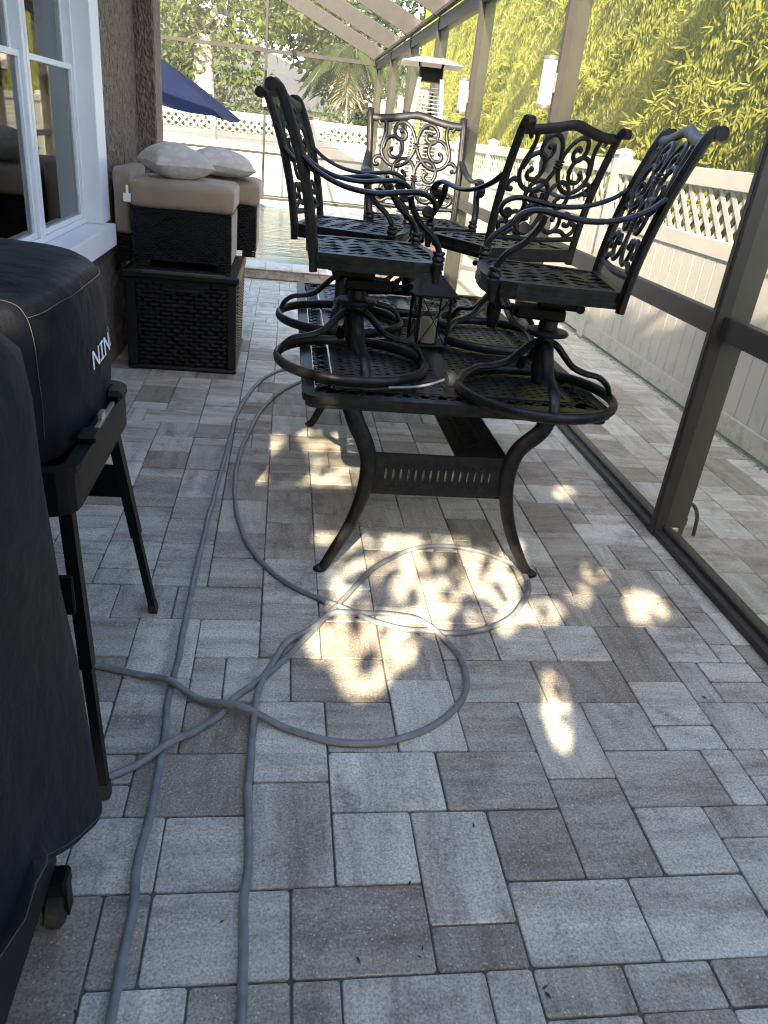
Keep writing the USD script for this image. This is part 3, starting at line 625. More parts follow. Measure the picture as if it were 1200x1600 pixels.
# tufts that stand proud and catch the sun
nt = 1500
ty = r.uniform(2.5, 19, nt); ty = ty[r.random(nt) < (.25 + .75 * np.exp(-(ty - 4) / 7))]; nt = len(ty)
tz = r.uniform(1.3, 5.2, nt)
for k in range(nt):
    c = np.array([3.39, ty[k], tz[k]]); st = np.array([-.5, r.normal(0, .6), -.35 + r.normal(0, .4)]); st /= np.linalg.norm(st)
    m = int(r.integers(7, 13))
    for q in range(m):
        o = c + st * .10 * q / m; a = st * .55 + r.normal(0, .62, 3); a /= np.linalg.norm(a); s2 = np.cross(a, (-.7, -.6, .4)); s2 /= np.linalg.norm(s2); l = r.uniform(.07, .15); w2 = l * .085
        fine.add([o, o + a * l * .4 + s2 * w2, o + a * l, o + a * l * .4 - s2 * w2], [[0, 1, 2, 3]])
hedge = thing('bamboo_hedge', 'tall yellow-green hedge of narrow leaves behind the side fence', 'hedge')
obj('leaves', fine, leaf_hedge, hedge, kind='stuff')
# inner mass: overlapping broad sprays that close the hedge
n = 130000; yy = r.uniform(1.5, 23, n); zz = r.uniform(.2, 5.9, n); xx = 3.425 + r.uniform(0, .05, n)
p = np.stack([xx, yy, zz], 1); ax = np.stack([r.normal(0, .08, n), r.normal(0, .25, n), -1 + r.normal(0, .15, n)], 1); ax /= np.linalg.norm(ax, axis=1, keepdims=True)
sd = np.cross(ax, np.stack([-.5 + r.normal(0, .3, n), -.75 + r.normal(0, .3, n), .35 + r.normal(0, .3, n)], 1)); sd /= np.linalg.norm(sd, axis=1, keepdims=True)
L = r.uniform(.10, .22, n)[:, None]; W = r.uniform(.03, .06, n)[:, None]
v = np.stack([p, p + ax * L * .4 + sd * W * .5, p + ax * L, p + ax * L * .4 - sd * W * .5], 1).reshape(-1, 3); i = np.arange(n)[:, None] * 4
obj('inner_foliage', (v, np.vstack([i + [0, 1, 2], i + [0, 2, 3]])), leaf_hedge_deep, hedge, kind='stuff')
b = MB()
for k in range(60):
    y0 = r.uniform(2, 22); b.tube([(3.6 + r.uniform(-.05, .1), y0, -.05), (3.6, y0 + r.normal(0, .15), 2.5), (3.6 + r.normal(0, .03), y0 + r.normal(0, .3), 5.2)], .016, sides=5)
obj('stems', b, bark, hedge, kind='stuff')

# --- trees behind the far fence
def tree(label, base, h, lean, crown, n, L, W, mat, seed, group='trees behind the rear fence', branches=(), trunk_r=.22, name='broadleaf_tree'):
    t = thing(name, label, 'tree', base, 0, group)
    top = np.array([lean[0], lean[1], h])
    paths = [([(0, 0, -.1), (lean[0] * .15, lean[1] * .15, h * .3), (lean[0] * .5, lean[1] * .5, h * .65), tuple(top)], trunk_r, trunk_r * .55)]
    for s, e, r0 in branches:
        s, e = np.array(s, float), np.array(e, float); paths.append(([s, s * .5 + e * .5 + [0, 0, .25], e], r0, r0 * .35))
    obj('trunk', limbs(paths, 10), bark, t, smooth=60)
    v, f = leaves([c[:3] for c in crown], [c[3] if np.ndim(c[3]) else (c[3],) * 3 for c in crown], n, L, W, seed)
    obj('crown', (v, f), mat, t, kind='stuff')
    return t
def P(px, py, Y): return aty(px, py, Y)
YT = 25.5
b0 = P(318, 178, YT)
c = lambda px, py, r_, Y=YT: tuple(P(px, py, Y) - [b0[0], YT, 0]) + (r_,)
tree('pale thick-trunked tree with airy yellow-green leaves behind the blue umbrella', (b0[0], YT, 0), P(325, 55, YT)[2], (.0, 0), [
    c(265, 30, 1.2), c(300, -30, 1.3), c(262, 105, .9), c(370, 90, .8), c(392, 115, .7), c(345, 110, .6), c(280, 85, .9), c(350, 20, .8), c(410, 10, .9), c(240, 60, 1.2), c(275, 125, .6), c(330, -50, 1.2), c(460, -40, 1.2), c(385, 45, .7)], 5200, .24, .11, leaf_light, 3,
    branches=[((0, 0, P(0, 95, YT)[2] if False else 3.4), np.array(c(262, 20, 1)[:3]), .13), ((0, 0, 3.8), np.array(c(360, 25, 1)[:3]), .15), (np.array(c(360, 25, 1)[:3]), np.array(c(440, -20, 1)[:3]), .09), ((0, 0, 3.2), np.array(c(392, 100, 1)[:3]), .07)], trunk_r=.46)
YB = 29.0
b1 = P(585, 150, YB)
tree('light green round-headed tree right of the slim pool pole', (b1[0], YB, 0), 4.5, (.3, 0), [tuple(P(px, py, YB) - [b1[0], YB, 0]) + (r_,) for px, py, r_ in ((470, 15, 1.5), (515, 55, 1.3), (455, -30, 1.6), (500, 105, .75), (522, 140, .6), (560, 90, 1.1), (425, 20, .8), (540, 20, 1.4))], 5200, .30, .12, leaf_light, 5, trunk_r=.2)
b2 = P(560, 120, 27.5)
tree('dense mid-green tree at the far corner beside the enclosure posts', (b2[0] + 1.2, 27.5, 0), 5.0, (0, 0), [(0, 0, 2.6, (1.7, 1.4, 1.6)), (.4, 0, 4.8, 2.0), (-.9, 0, 1.6, (1.0, 1, 1.1))], 4200, .28, .12, leaf_mid, 8, trunk_r=.2)
b3 = P(395, 150, 27)
tree('low bushy yellow-green tree between the pale trunk and the slim pole', (b3[0], 27, 0), 2.0, (0, 0), [(0, 0, 1.7, (1.1, .8, 1.1)), (-1.9, 0, 1.8, (1.2, .8, 1.1)), (.7, .2, 1.3, (.6, .6, .7)), (-3.4, 0, 2.0, (1.2, .8, 1.3))], 3800, .2, .09, leaf_light, 9, trunk_r=.15)
# palm
pb = P(541, 190, 26.8)
palm = thing('palm_tree', 'palm with grey ringed trunk and brown skirt of dead fronds', 'palm tree', (pb[0], 26.8, 0), 0)
hp = 3.6
obj('trunk', MB().lathe([(.33, -.1), (.29, .8), (.26, 1.6)] + [(.25 + .012 * (k % 2), 1.6 + k * .12) for k in range(1, 12)] + [(.24, hp)], n=14), palm_bark, palm, smooth=50)
b = MB(); r = np.random.default_rng(2)
for k in range(220):
    a = r.uniform(0, 2 * PI); z0 = hp - r.uniform(.0, 1.0); l = r.uniform(.6, 1.2); o = np.array([.22 * math.cos(a), .22 * math.sin(a), z0]); d = np.array([math.cos(a) * .55, math.sin(a) * .55, -.9 + r.uniform(0, .8)]); s2 = np.array([-math.sin(a), math.cos(a), 0]) * .05
    b.add([o - s2 * .4, o + d * l * .5 + s2, o + d * l, o + d * l * .5 - s2], [[0, 1, 2, 3]])
obj('dead_fronds', b, dead_frond, palm, kind='stuff')
for k in range(18):
    a = k * 2.399; el = .9 - (k / 18) * 1.1; d = np.array([math.cos(a), math.sin(a), 0]); b = MB()
    rach = np.array([np.array([0, 0, hp + .1]) + d * s_ * 1.35 * math.cos(el * .6) + np.array([0, 0, 1]) * (s_ * 1.4 * math.sin(el) - 1.15 * s_**2) for s_ in np.linspace(0, 1, 12)])
    b.tube(rach, .02, sides=4)
    for q in range(1, 12):
        for sg in (-1, 1):
            for h_ in (0, .5):
                o = rach[q] * (1 - h_) + rach[q - 1] * h_; s2 = np.cross(d, (0, 0, 1)) * sg; e = o + s2 * .45 + d * .25 + np.array([0, 0, -.35]); m_ = (o + e) / 2 + d * .02 + np.array([0, 0, .06])
                b.add([o, m_ + d * .028, e, m_ - d * .028], [[0, 1, 2, 3]])
    obj('frond', b, frond_mat, palm)
# dark hedge row low behind the rear fence
v, f = leaves([(x, 23.2, 1.25) for x in np.arange(-9, 6, .9)], [(1.0, .8, .95)] * len(np.arange(-9, 6, .9)), 6500, .2, .08, 31)
sh = obj('shrub_row', (v, f), leaf_mid); tag(sh, 'low green shrubs showing through the lattice of the rear fence', 'shrubs', kind='stuff')

# neighbour's house with a grey hip roof
nh = thing('neighbour_house', 'house with sloping dark grey roof behind the rear fence', 'house', (0, 0, 0))
A_, B_ = P(285, 2, 48), P(606, 188, 40)
EZ = B_[2]
v = np.array([A_, B_, (B_[0], 56, EZ), (-24, 40, EZ), (-24, 56, EZ), (-18, 48, A_[2])])
obj('roof', (v, np.array([(3, 1, 0), (3, 0, 5), (1, 2, 0), (2, 4, 5), (2, 5, 0), (4, 3, 5)])), shingle, nh)
obj('wall', MB().box((-23.4, 40.6, -.1), (B_[0] - .6, 55.4, EZ - .01)), far_wall, nh)
for k in range(3): obj('window', MB().box((-7.5 + 3.6 * k, 40.54, .9), (-6.1 + 3.6 * k, 40.59, 2.0)), dark_room, nh)

# --- unseen shade trees behind the camera, crowns shaped and pierced to cast the patio dapples
def in_sun_frame(a, bq, y):                  # where the sun ray (a, b) passes the plane y
    kx, kz = SUN[0] / SUN[1], SUN[2] / SUN[1]
    return np.stack([a + kx * y, y, bq + kz * y], -1)
KX, KZ = SUN[0] / SUN[1], SUN[2] / SUN[1]
def ab(p): p = np.asarray(p, float); return np.stack([p[..., 0] - KX * p[..., 1], p[..., 2] - KZ * p[..., 1]], -1)
holes = []                                   # openings cut in the unseen foliage where sun spots should land
def hole_px(pts, z=0.0, shrink=0.0): holes.append(Polygon(ab(np.array([gp(x, y, z) for x, y in pts]))).buffer(-shrink))
def hole_el(x, y, rx, ry, z=0.0, Y=None):
    an = np.linspace(0, 2 * PI, 14, endpoint=False)
    holes.append(Polygon(ab(np.array([(gp(x + rx * math.cos(q), y + ry * math.sin(q), z) if Y is None else aty(x + rx * math.cos(q), y + ry * math.sin(q), Y)) for q in an]))).buffer(-.006))
hole_px([(566, 800), (600, 790), (640, 786), (700, 790), (735, 806), (735, 836), (790, 842), (812, 876), (806, 905), (792, 935), (806, 962), (790, 985), (740, 965), (716, 985), (660, 985), (640, 1010), (612, 1020), (606, 1052), (590, 1075), (560, 1085), (540, 1060), (534, 1035), (500, 1025), (490, 1000), (520, 960), (540, 930), (520, 892), (556, 850)])
hole_px([(474, 676), (540, 682), (566, 700), (560, 740), (545, 800), (510, 848), (496, 830), (486, 796), (436, 786), (440, 758), (486, 756), (500, 730)])
for e in ((553, 1045, 16, 32), (586, 1062, 12, 20), (556, 1005, 34, 30), (618, 1018, 26, 16), (752, 868, 34, 30), (772, 918, 30, 28), (766, 950, 26, 18), (790, 965, 14, 18), (716, 838, 34, 20), (800, 832, 14, 9), (660, 930, 40, 40),
          (844, 957, 17, 14), (907, 929, 10, 9), (996, 945, 11, 22), (1026, 955, 11, 18), (1070, 882, 15, 11), (1092, 925, 12, 18), (930, 890, 16, 12), (860, 955, 12, 10), (720, 790, 26, 10), (880, 770, 14, 8), (960, 880, 10, 7)): hole_el(*e)
hole_px([(850, 1036), (863, 1058), (886, 1082), (882, 1096), (852, 1096)], 0.0, .014); hole_px([(850, 1103), (884, 1106), (890, 1160), (876, 1172), (860, 1145)], 0.0, .014)
hole_el(690, 602, 26, 16, .74); hole_el(505, 540, 26, 6, .74)
for e in ((20, 455, 18, 22), (40, 560, 26, 26), (85, 548, 13, 20), (25, 520, 12, 16)): hole_el(*e, Y=1.66)
hole_el(150, 420, 34, 7, 1.2); hole_el(118, 436, 22, 5, 1.2)
for e in ((640, 230, 52, 40), (700, 260, 45, 50), (600, 280, 40, 40), (655, 330, 70, 16)): hole_el(*e, Y=4.3)
for e in ((650, 285, 26, 10), (600, 262, 26, 9)): hole_el(*e, Y=3.5)
from shapely import contains_xy, distance as sdist, points as spts
from shapely.prepared import prep
HOLES = unary_union(holes)
r = np.random.default_rng(77)
def top_of(a):
    t_ = np.where((a > -.78) & (a < .0), 3.75, np.where(a > 1.9, 3.5 - (a - 1.9) * 2.4, np.where(a > 1.25, 4.75 - (a - 1.25) * 1.95, 4.75)))
    return np.where(a < -.9, np.minimum(4.75 + (-.9 - a) * .6, 5.3), t_)
mbs = [MB(), MB()]
N = 90000
a = r.uniform(-4.6, 3.4, N); bq = r.uniform(-1.2, 6.2, N)
a2 = r.uniform(-1.6, 1.6, 60000); b2 = r.uniform(.6, 5.3, 60000); kp = sdist(spts(a2, b2), HOLES) < .28
a = np.append(a, a2[kp]); bq = np.append(bq, b2[kp]); N = len(a)
dist = sdist(spts(a, bq), HOLES)
size = np.clip(.085 + dist * .45, .085, .26) * r.uniform(.8, 1.25, N)
edge = np.minimum(size, .16) * .5
ok = ((bq + size * .3 < top_of(a) + r.normal(0, .05, N)) | ((a > 1.92) & (bq > 4.85) & (bq < 5.35))) & (dist > size * .50) & (r.random(N) < np.clip((.10 / size) ** 2, .03, 1) * 1.0)
stray = (dist <= 0) & (r.random(N) < .06) & (bq < 3.4); size = np.where(stray, r.uniform(.055, .10, N), size); ok |= stray
a, bq, size = a[ok], bq[ok], size[ok]
a3, b3_ = r.uniform(-1.4, 1.8, 5000), r.uniform(-.3, .98, 5000); k3 = sdist(spts(a3, b3_), HOLES) > .12
a, bq, size = np.append(a, a3[k3]), np.append(bq, b3_[k3]), np.append(size, np.full(k3.sum(), .2)); n = len(a)
yv = r.uniform(-2.9, -2.1, n); p = in_sun_frame(a, bq, yv)
ax = r.normal(size=(n, 3)); ax -= SUN * (ax @ SUN)[:, None] * .8; ax /= np.linalg.norm(ax, axis=1, keepdims=True)
sd = np.cross(ax, SUN + r.normal(0, .2, (n, 3))); sd /= np.linalg.norm(sd, axis=1, keepdims=True)
L = size[:, None] * 1.0; W = L * .72
v = np.stack([p - ax * L * .5, p + sd * W * .5, p + ax * L * .5, p - sd * W * .5], 1)
left = a < -.6
for q, sel in ((0, left), (1, ~left)):
    vv = v[sel].reshape(-1, 3); i = np.arange(sel.sum())[:, None] * 4; mbs[q].add(vv, np.vstack([i + [0, 1, 2], i + [0, 2, 3]]))
for q, (tx, lab) in enumerate(((-3.0, 'unseen broad shade tree behind the photographer, crown shaped to cast the shade, the one by the house'), (1.9, 'unseen broad shade tree behind the photographer, crown shaped to cast the shade, the one by the side fence'))):
    t = thing('shade_tree', lab, 'tree')
    obj('trunk', limbs([([(tx, -3.2, -.1), (tx, -3.1, 1.2), (tx + .2, -3.0, 2.2)], .26, .2), ([(tx + .2, -3.0, 2.1), (tx + .3, -2.9, 3.8), (tx + .2, -2.9, 5.6)], .17, .06), ([(tx + .2, -3.0, 2.1), (tx + .7, -2.9, 3.4), (tx + .8, -2.9, 4.6)], .15, .05)], 10), bark, t, smooth=60)
    if q == 1:
        def limb_pts(pairs, y_): return [tuple(in_sun_frame(np.array(a_), np.array(b_), y_)) for a_, b_ in pairs]
        obj('limb', limbs([([(tx + .8, -2.9, 4.5), (3.5, -.6, 5.2)] + limb_pts([(2.3, 7.10), (1.61, 7.28), (1.25, 7.38), (.95, 7.46)], 2.6), .19, .15), ([(tx + .7, -2.95, 3.4), (3.6, 1.5, 5.6)] + limb_pts([(1.5, 9.25), (.95, 9.75), (.50, 10.12), (.0, 10.6)], 6.2), .16, .12), (limb_pts([(1.4, 7.34), (1.15, 7.75), (.9, 8.3)], 2.7), .04, .025)], 8), bark, t, smooth=60)  # unseen limbs added to throw the dark diagonal bands on the hedge
    obj('crown', mbs[q], leaf_dark, t, kind='stuff')

# ================================================================== TABLE
TX0, TX1, TY0, TY1, TZ = .085, 1.25, 2.525, 4.70, .74
table = thing('dining_table', 'long black cast metal patio table with lattice top and curved legs', 'table')
def rrect(x0, y0, x1, y1, r_): return sbox(x0 + r_, y0 + r_, x1 - r_, y1 - r_).buffer(r_, quad_segs=4)
outer = rrect(TX0, TY0, TX1, TY1, .055)
rim = outer.difference(rrect(TX0 + .045, TY0 + .045, TX1 - .045, TY1 - .045, .02))
b = MB().prism(rim, .026, z=TZ - .026); b.prism(rrect(TX0 + .012, TY0 + .012, TX1 - .012, TY1 - .012, .045).difference(rrect(TX0 + .04, TY0 + .04, TX1 - .04, TY1 - .04, .02)), .022, z=TZ - .047)
obj('rim', b, cast_black, table)
inner = sbox(TX0 + .045, TY0 + .045, TX1 - .045, TY1 - .045)
bands = MB()
bw = .135
x0, y0, x1, y1 = TX0 + bw, TY0 + bw, TX1 - bw, TY1 - bw
xc = (TX0 + TX1) / 2
for P_ in (sbox(x0 - .011, y0 - .011, x1 + .011, y1 + .011).difference(sbox(x0 + .011, y0 + .011, x1 - .011, y1 - .011)), sbox(xc - .038, y0 + .011, xc + .038, y1 - .011)):
    bands.prism(P_, .009, z=TZ - .011)
for yk in (y0 + .62, y1 - .62):
    for xa, xb in ((x0 + .011, xc - .038), (xc + .038, x1 - .011)): bands.prism(sbox(xa, yk - .011, xb, yk + .011), .009, z=TZ - .011)
obj('border_bands', bands, cast_black, table)
def weave(poly, ang, sp, w, th, amp, z, b):
    cx, cy = poly.centroid.coords[0]; R = math.hypot(poly.bounds[2] - poly.bounds[0], poly.bounds[3] - poly.bounds[1])
    cr = sp / abs(math.sin(2 * ang))
    for s in (1, -1):
        d = np.array([math.cos(ang * s), math.sin(ang * s)]); nn = np.array([-d[1], d[0]])
        k = -int(R / sp)
        while k * sp < R:
            q = np.array([cx, cy]) + nn * k * sp
            L_ = LineString([q - d * R, q + d * R]).intersection(poly)
            for g_ in getattr(L_, 'geoms', [L_]):
                if g_.is_empty or g_.length < .02: continue
                a_, e_ = np.array(g_.coords[0]), np.array(g_.coords[-1]); m = max(2, int(g_.length / (cr * .5)) + 1)
                tt = np.linspace(0, 1, m)[:, None]; pp = a_ * (1 - tt) + e_ * tt
                ph = ((pp - [cx, cy]) @ d) / cr * PI
                zz_ = z + amp * s * np.cos(ph + k * PI) 
                b.tube(np.column_stack([pp, zz_]), w, th, up=(0, 0, 1), square=True)
            k += 1
lat = MB()
for xa, xb in ((x0 + .009, xc - .036), (xc + .036, x1 - .009)):
    for ya, yb in ((y0 + .009, y0 + .611), (y0 + .629, y1 - .629), (y1 - .611, y1 - .009)):
        weave(sbox(xa, ya, xb, yb), math.radians(27), .0335, .0095, .0032, .0012, TZ - .0085, lat)
obj('lattice', lat, cast_black, table)
scr = MB()
def scroll(c, ux, uy, s):
    """one C-scroll of the cast border"""
    pts = [(-.052, -.030), (-.040, -.012), (-.018, .006), (.008, .022), (.030, .020), (.036, .002), (.024, -.010), (.012, -.002), (.018, .008)]
    q = spline(pts, 3); return np.array([c[0] + a_ * ux[0] * s + b_ * uy[0] for a_, b_ in q]), np.array([c[1] + a_ * ux[1] * s + b_ * uy[1] for a_, b_ in q])
def border(p0, p1, inward):
    p0, p1, inward = map(np.array, (p0, p1, inward)); Lh = np.linalg.norm(p1 - p0); d = (p1 - p0) / Lh; n_ = int(Lh / .066)
    for k in range(n_):
        c_ = p0 + d * (k + .5) * Lh / n_ + inward * .0
        for s in (1, -1):
            X, Y = scroll(c_, d, inward, s); scr.tube(np.column_stack([X, Y, np.full(len(X), TZ - .009)]), (.0085), .0035, square=True)
    for off in (.0,):
        a_, e_ = p0 + inward * off, p1 + inward * off
        scr.tube([(a_[0], a_[1], TZ - .0092), (e_[0], e_[1], TZ - .0092)], .0045, .003, square=True)
m = (.045 + bw - .011) / 2
border((TX0 + .05, TY0 + m), (TX1 - .05, TY0 + m), (0, 1)); border((TX0 + .05, TY1 - m), (TX1 - .05, TY1 - m), (0, -1))
border((TX0 + m, TY0 + .05), (TX0 + m, TY1 - .05), (1, 0)); border((TX1 - m, TY0 + .05), (TX1 - m, TY1 - .05), (-1, 0))
obj('scroll_border', scr, cast_black, table)
LEGX = [[(.262, .70), (.285, .64), (.325, .56), (.345, .48), (.336, .36), (.298, .22), (.238, .09), (.205, .025), (.188, .012)], [(1.008, .70), (.985, .64), (.915, .565), (.894, .48), (.903, .36), (.945, .22), (1.01, .09), (1.055, .025), (1.075, .012)]]
for yl in (2.56, 4.19):
    for L_ in LEGX:
        q = spline([(x_, yl, z_) for x_, z_ in L_], 5); n_ = len(q)
        b = MB().tube(q, .018, .028, sides=10, up=(1, 0, .2), taper=np.interp(np.arange(n_) / n_, [0, .3, .55, .85, 1], [1.25, 1.2, .95, .72, .85])); b.ball((q[-1][0], yl, .014), .019, 1, (1.3, 1, .75))
        obj('leg', b, cast_black, table, smooth=50)
b = MB(); b.box((.2, 2.552, .690), (1.07, 2.578, .712)); b.box((.2, 4.18, .690), (1.07, 4.206, .712)); b.box((.24, 2.579, .690), (.27, 4.179, .712)); b.box((1.0, 2.579, .690), (1.03, 4.179, .712)); obj('apron', b, cast_black, table)
def pierced(x0, x1, z0, z1, n_):
    P_ = sbox(x0, z0, x1, z1); hs = []
    cx, cz = (x0 + x1) / 2, (z0 + z1) / 2; w_ = (x1 - x0) * .80
    for k in range(n_):
        xk = cx + (k - (n_ - 1) / 2) * w_ / n_
        hs.append(affinity.scale(Point(xk, cz).buffer(1, quad_segs=3), w_ / n_ * .17, (z1 - z0) * .155))
        for s in (-1, 1): hs.append(Point(xk + w_ / n_ / 2, cz + s * (z1 - z0) * .24).buffer(w_ / n_ * .15, quad_segs=2))
    return P_.difference(unary_union(hs))
for yl in (2.565, 4.18): obj('end_stretcher', MB().prism(pierced(.347, .893, .352, .520, 15), .014, T=TY(yl + .014)), cast_black, table)
Tl = frame((0, 1, 0), (.943, 0, .333), (.333, 0, -.943), (.715, 0, .462))
obj('long_stretcher', MB().prism(pierced(2.59, 4.16, 0, .18, 40), .012, T=Tl), cast_black, table)

# ================================================================== CHAIRS
def back_x(z): return float(np.interp(z, [.38, .46, .55, .65, .75, .85, .93, .97], [-.182, -.188, -.200, -.220, -.247, -.282, -.315, -.335]))
SEAT_OUT = Polygon([(-.195, -.235), (.17, -.272), (.225, -.262), (.262, -.215), (.285, -.11), (.291, 0), (.285, .11), (.262, .215), (.225, .262), (.17, .272), (-.195, .235)])
SCROLLS = [
 [(0, .300), (-.010, .345), (-.034, .388), (-.070, .408), (-.106, .396), (-.120, .360), (-.104, .326), (-.072, .322), (-.055, .345), (-.066, .368), (-.082, .362)],
 [(-.196, .386), (-.207, .403), (-.190, .420), (-.168, .392), (-.168, .345), (-.184, .295), (-.187, .252), (-.165, .214), (-.128, .194), (-.088, .194), (-.048, .216), (-.018, .256), (0, .300)],
 [(-.180, .272), (-.162, .318), (-.122, .336), (-.084, .318), (-.072, .276), (-.094, .238), (-.132, .236), (-.147, .258), (-.134, .272)],
 [(0, .140), (-.003, .186), (-.026, .222), (-.066, .232), (-.104, .212), (-.118, .170), (-.100, .132), (-.066, .130), (-.052, .154), (-.066, .170)],
 [(-.178, .226), (-.204, .232), (-.226, .214), (-.224, .192), (-.208, .192)],
 [(0, .140), (-.006, .090), (-.034, .038), (-.078, .024), (-.114, .052), (-.110, .094), (-.082, .100), (-.074, .080)],
 [(-.118, .100), (-.150, .104), (-.180, .082), (-.172, .056), (-.150, .060)],
 [(-.095, .030), (-.140, .030), (-.176, .012), (-.210, .030), (-.216, .058), (-.198, .064)]]
def make_chair(label, loc, rz, group):
    t = thing('patio_chair', label, 'chair', loc, rz, group)
    # base ring and four S-curved feet
    ang = np.linspace(0, 2 * PI, 40, endpoint=False)
    obj('base_ring', MB().tube(np.stack([.298 * np.cos(ang), .298 * np.sin(ang), np.full(40, .022)], 1),   .0155, .021, sides=10, closed=True), cast_black, t, smooth=50)
    for k in range(4):
        a_ = k * PI / 2 + .10
        prof = spline([(.028, .215), (.050, .205), (.085, .170), (.125, .132), (.175, .112), (.235, .100), (.275, .070), (.294, .030)], 5)
        q = np.stack([prof[:, 0] * math.cos(a_), prof[:, 0] * math.sin(a_), prof[:, 1]], 1)
        obj('base_leg', MB().tube(q, .0215, .012, sides=8, up=(-math.sin(a_) * .0 + .001, 0, 1), taper=np.linspace(1.15, .9, len(q))), cast_black, t, smooth=50)
    obj('swivel_post', MB().lathe([(0, .06), (.022, .06), (.034, .12), (.036, .20), (.030, .232), (.030, .243), (.076, .246), (.082, .254), (.076, .262), (.036, .266), (.034, .30), (0, .30)], n=18), cast_black, t, smooth=40)
    b = MB(); b.box((-.05, -.045, .300), (.13, .045, .345), .008); b.box((-.10, -.058, .346), (.06, .058, .40), .01); b.box((.131, -.03, .305), (.15, .03, .34), .006)
    b.tube([(-.09, -.075, .36), (-.09, .075, .36)], .016, sides=8); b.tube([(.10, 0, .32), (.20, 0, .325)], .007, sides=6); b.ball((.205, 0, .325), .014)
    obj('rocker_mechanism', b, black_paint, t)
    # seat: frame and woven bands
    ins = SEAT_OUT.buffer(-.032)
    b = MB().prism(SEAT_OUT.difference(ins), .012, z=.445)
    b.prism(SEAT_OUT.buffer(-.004).difference(SEAT_OUT.buffer(-.018)), .043, z=.4015)
    b.prism(SEAT_OUT.buffer(.002).difference(SEAT_OUT.buffer(-.014)), .010, z=.414)
    obj('seat_frame', b, cast_black, t)
    b = MB(); weave(ins.buffer(.003), math.radians(38), .059, .0150, .0026, .0032, .4495, b)
    obj('seat_weave', b, cast_black, t)
    # back posts
    for s in (1, -1):
        pts = [(back_x(z), s * (.243 + .014 * (z - .4) / .5), z) for z in (.392, .46, .55, .65, .75, .85, .925)]
        pts += [(-.333, s * .258, .952), (-.352, s * .258, .950)]
        q = spline(pts, 4)
        b = MB().tube(q, .0185, .0155, sides=8, up=(1, 0, 0), phase=PI / 8); b.tube(q[2:-4] + [.014, 0, 0], .006, .006, sides=6, up=(1, 0, 0))
        b.tube([(-.346, s * .240, .945), (-.346, s * .278, .945)], .021, sides=12, up=(0, 0, 1))
        obj('back_post', b, cast_black, t, smooth=45)
    V0, V1 = .505, .93
    def bp(u, v): z = V0 + v; return (back_x(z), u, z)
    def band(uvs, w_, h_, n_=6):
        q = spline([bp(u, v) for u, v in uvs], n_); b_ = MB().tube(q, w_, h_, sides=8, up=(1, 0, .35)); return b_, q
    b, q = band([(-.25, .415), (-.17, .418), (-.09, .432), (0, .448), (.09, .432), (.17, .418), (.25, .415)], .021, .010); obj('top_rail', b, cast_black, t, smooth=50)
    b, q = band([(-.245, 0), (-.12, -.006), (0, -.010), (.12, -.006), (.245, 0)], .012, .009); obj('lower_rail', b, cast_black, t, smooth=50)
    b = MB()
    for S in SCROLLS:
        for s in (1, -1):
            if s == -1 and False: continue
            q = spline([bp(u * s, v) for u, v in S], 5); n_ = len(q)
            b.tube(q, .0108, .0075, sides=7, up=(1, 0, .3), taper=np.interp(np.arange(n_) / n_, [0, .2, .8, 1], [.9, 1, 1, 1.05]))
            b.ball(q[-1], .0125, 1, (.8, 1, 1))
    for v_ in (.300, .140):
        for dz in (-.012, 0, .012): c_ = bp(0, v_ + dz); b.box((c_[0] - .010, -.018, c_[2] - .0045), (c_[0] + .010, .018, c_[2] + .0045), .002)
    obj('scrollwork', b, cast_black, t, smooth=50)
    # arms
    for s in (1, -1):
        arm = spline([(-.238, s * .256, .752), (-.185, s * .268, .712), (-.10, s * .282, .678), (0, s * .288, .666), (.09, s * .288, .676), (.15, s * .288, .682), (.195, s * .288, .668), (.214, s * .288, .642), (.204, s * .288, .618), (.182, s * .288, .614), (.174, s * .288, .630)], 5)
        n_ = len(arm)
        b = MB().tube(arm, .0205, .0095, sides=8, up=(0, 0, 1) if False else np.stack([-np.gradient(arm[:, 2]), np.zeros(n_), np.gradient(arm[:, 0])], 1), taper=np.interp(np.arange(n_) / n_, [0, .3, .7, 1], [.85, 1, 1.05, .8]))
        b.tube([(.186, s * .288 - .018, .628), (.186, s * .288 + .018, .628)], .017, sides=10)
        obj('arm', b, cast_black, t, smooth=50)
        sup = spline([(.125, s * .286, .668), (.135, s * .284, .635), (.170, s * .280, .585), (.220, s * .274, .545), (.246, s * .268, .505), (.250, s * .264, .47)], 5)
        b = MB().tube(sup, .0165, .011, sides=8, up=(1, 0, .5)); b.lathe([(.012, .50), (.021, .497), (.023, .490), (.017, .484), (.023, .478), (.024, .470), (.018, .463), (.023, .457), (.021, .447), (.017, .43), (.013, .388), (0, .385)], (.250, s * .262, 0), 12)
        obj('arm_support', b, cast_black, t, smooth=45)
    return t
GC = 'cast metal chairs standing on the table'
ch = make_chair('black scrolled swivel chair at the near left corner of the table, back to the window', (.287, 2.955, TZ), 0, GC)
dup(ch, 'black scrolled swivel chair at the near right corner, its back against the hedge', (.975, 2.675, TZ), 170)
dup(ch, 'black scrolled swivel chair second on the left, half hidden behind the nearest left one', (.285, 3.69, TZ), -15.5)
dup(ch, 'black scrolled swivel chair on the right turned away, its back seen square on', (1.016, 3.57, TZ), 113)
dup(ch, 'sunlit silvery scrolled chair at the far end of the table facing the camera', (.685, 4.21, TZ), -91)

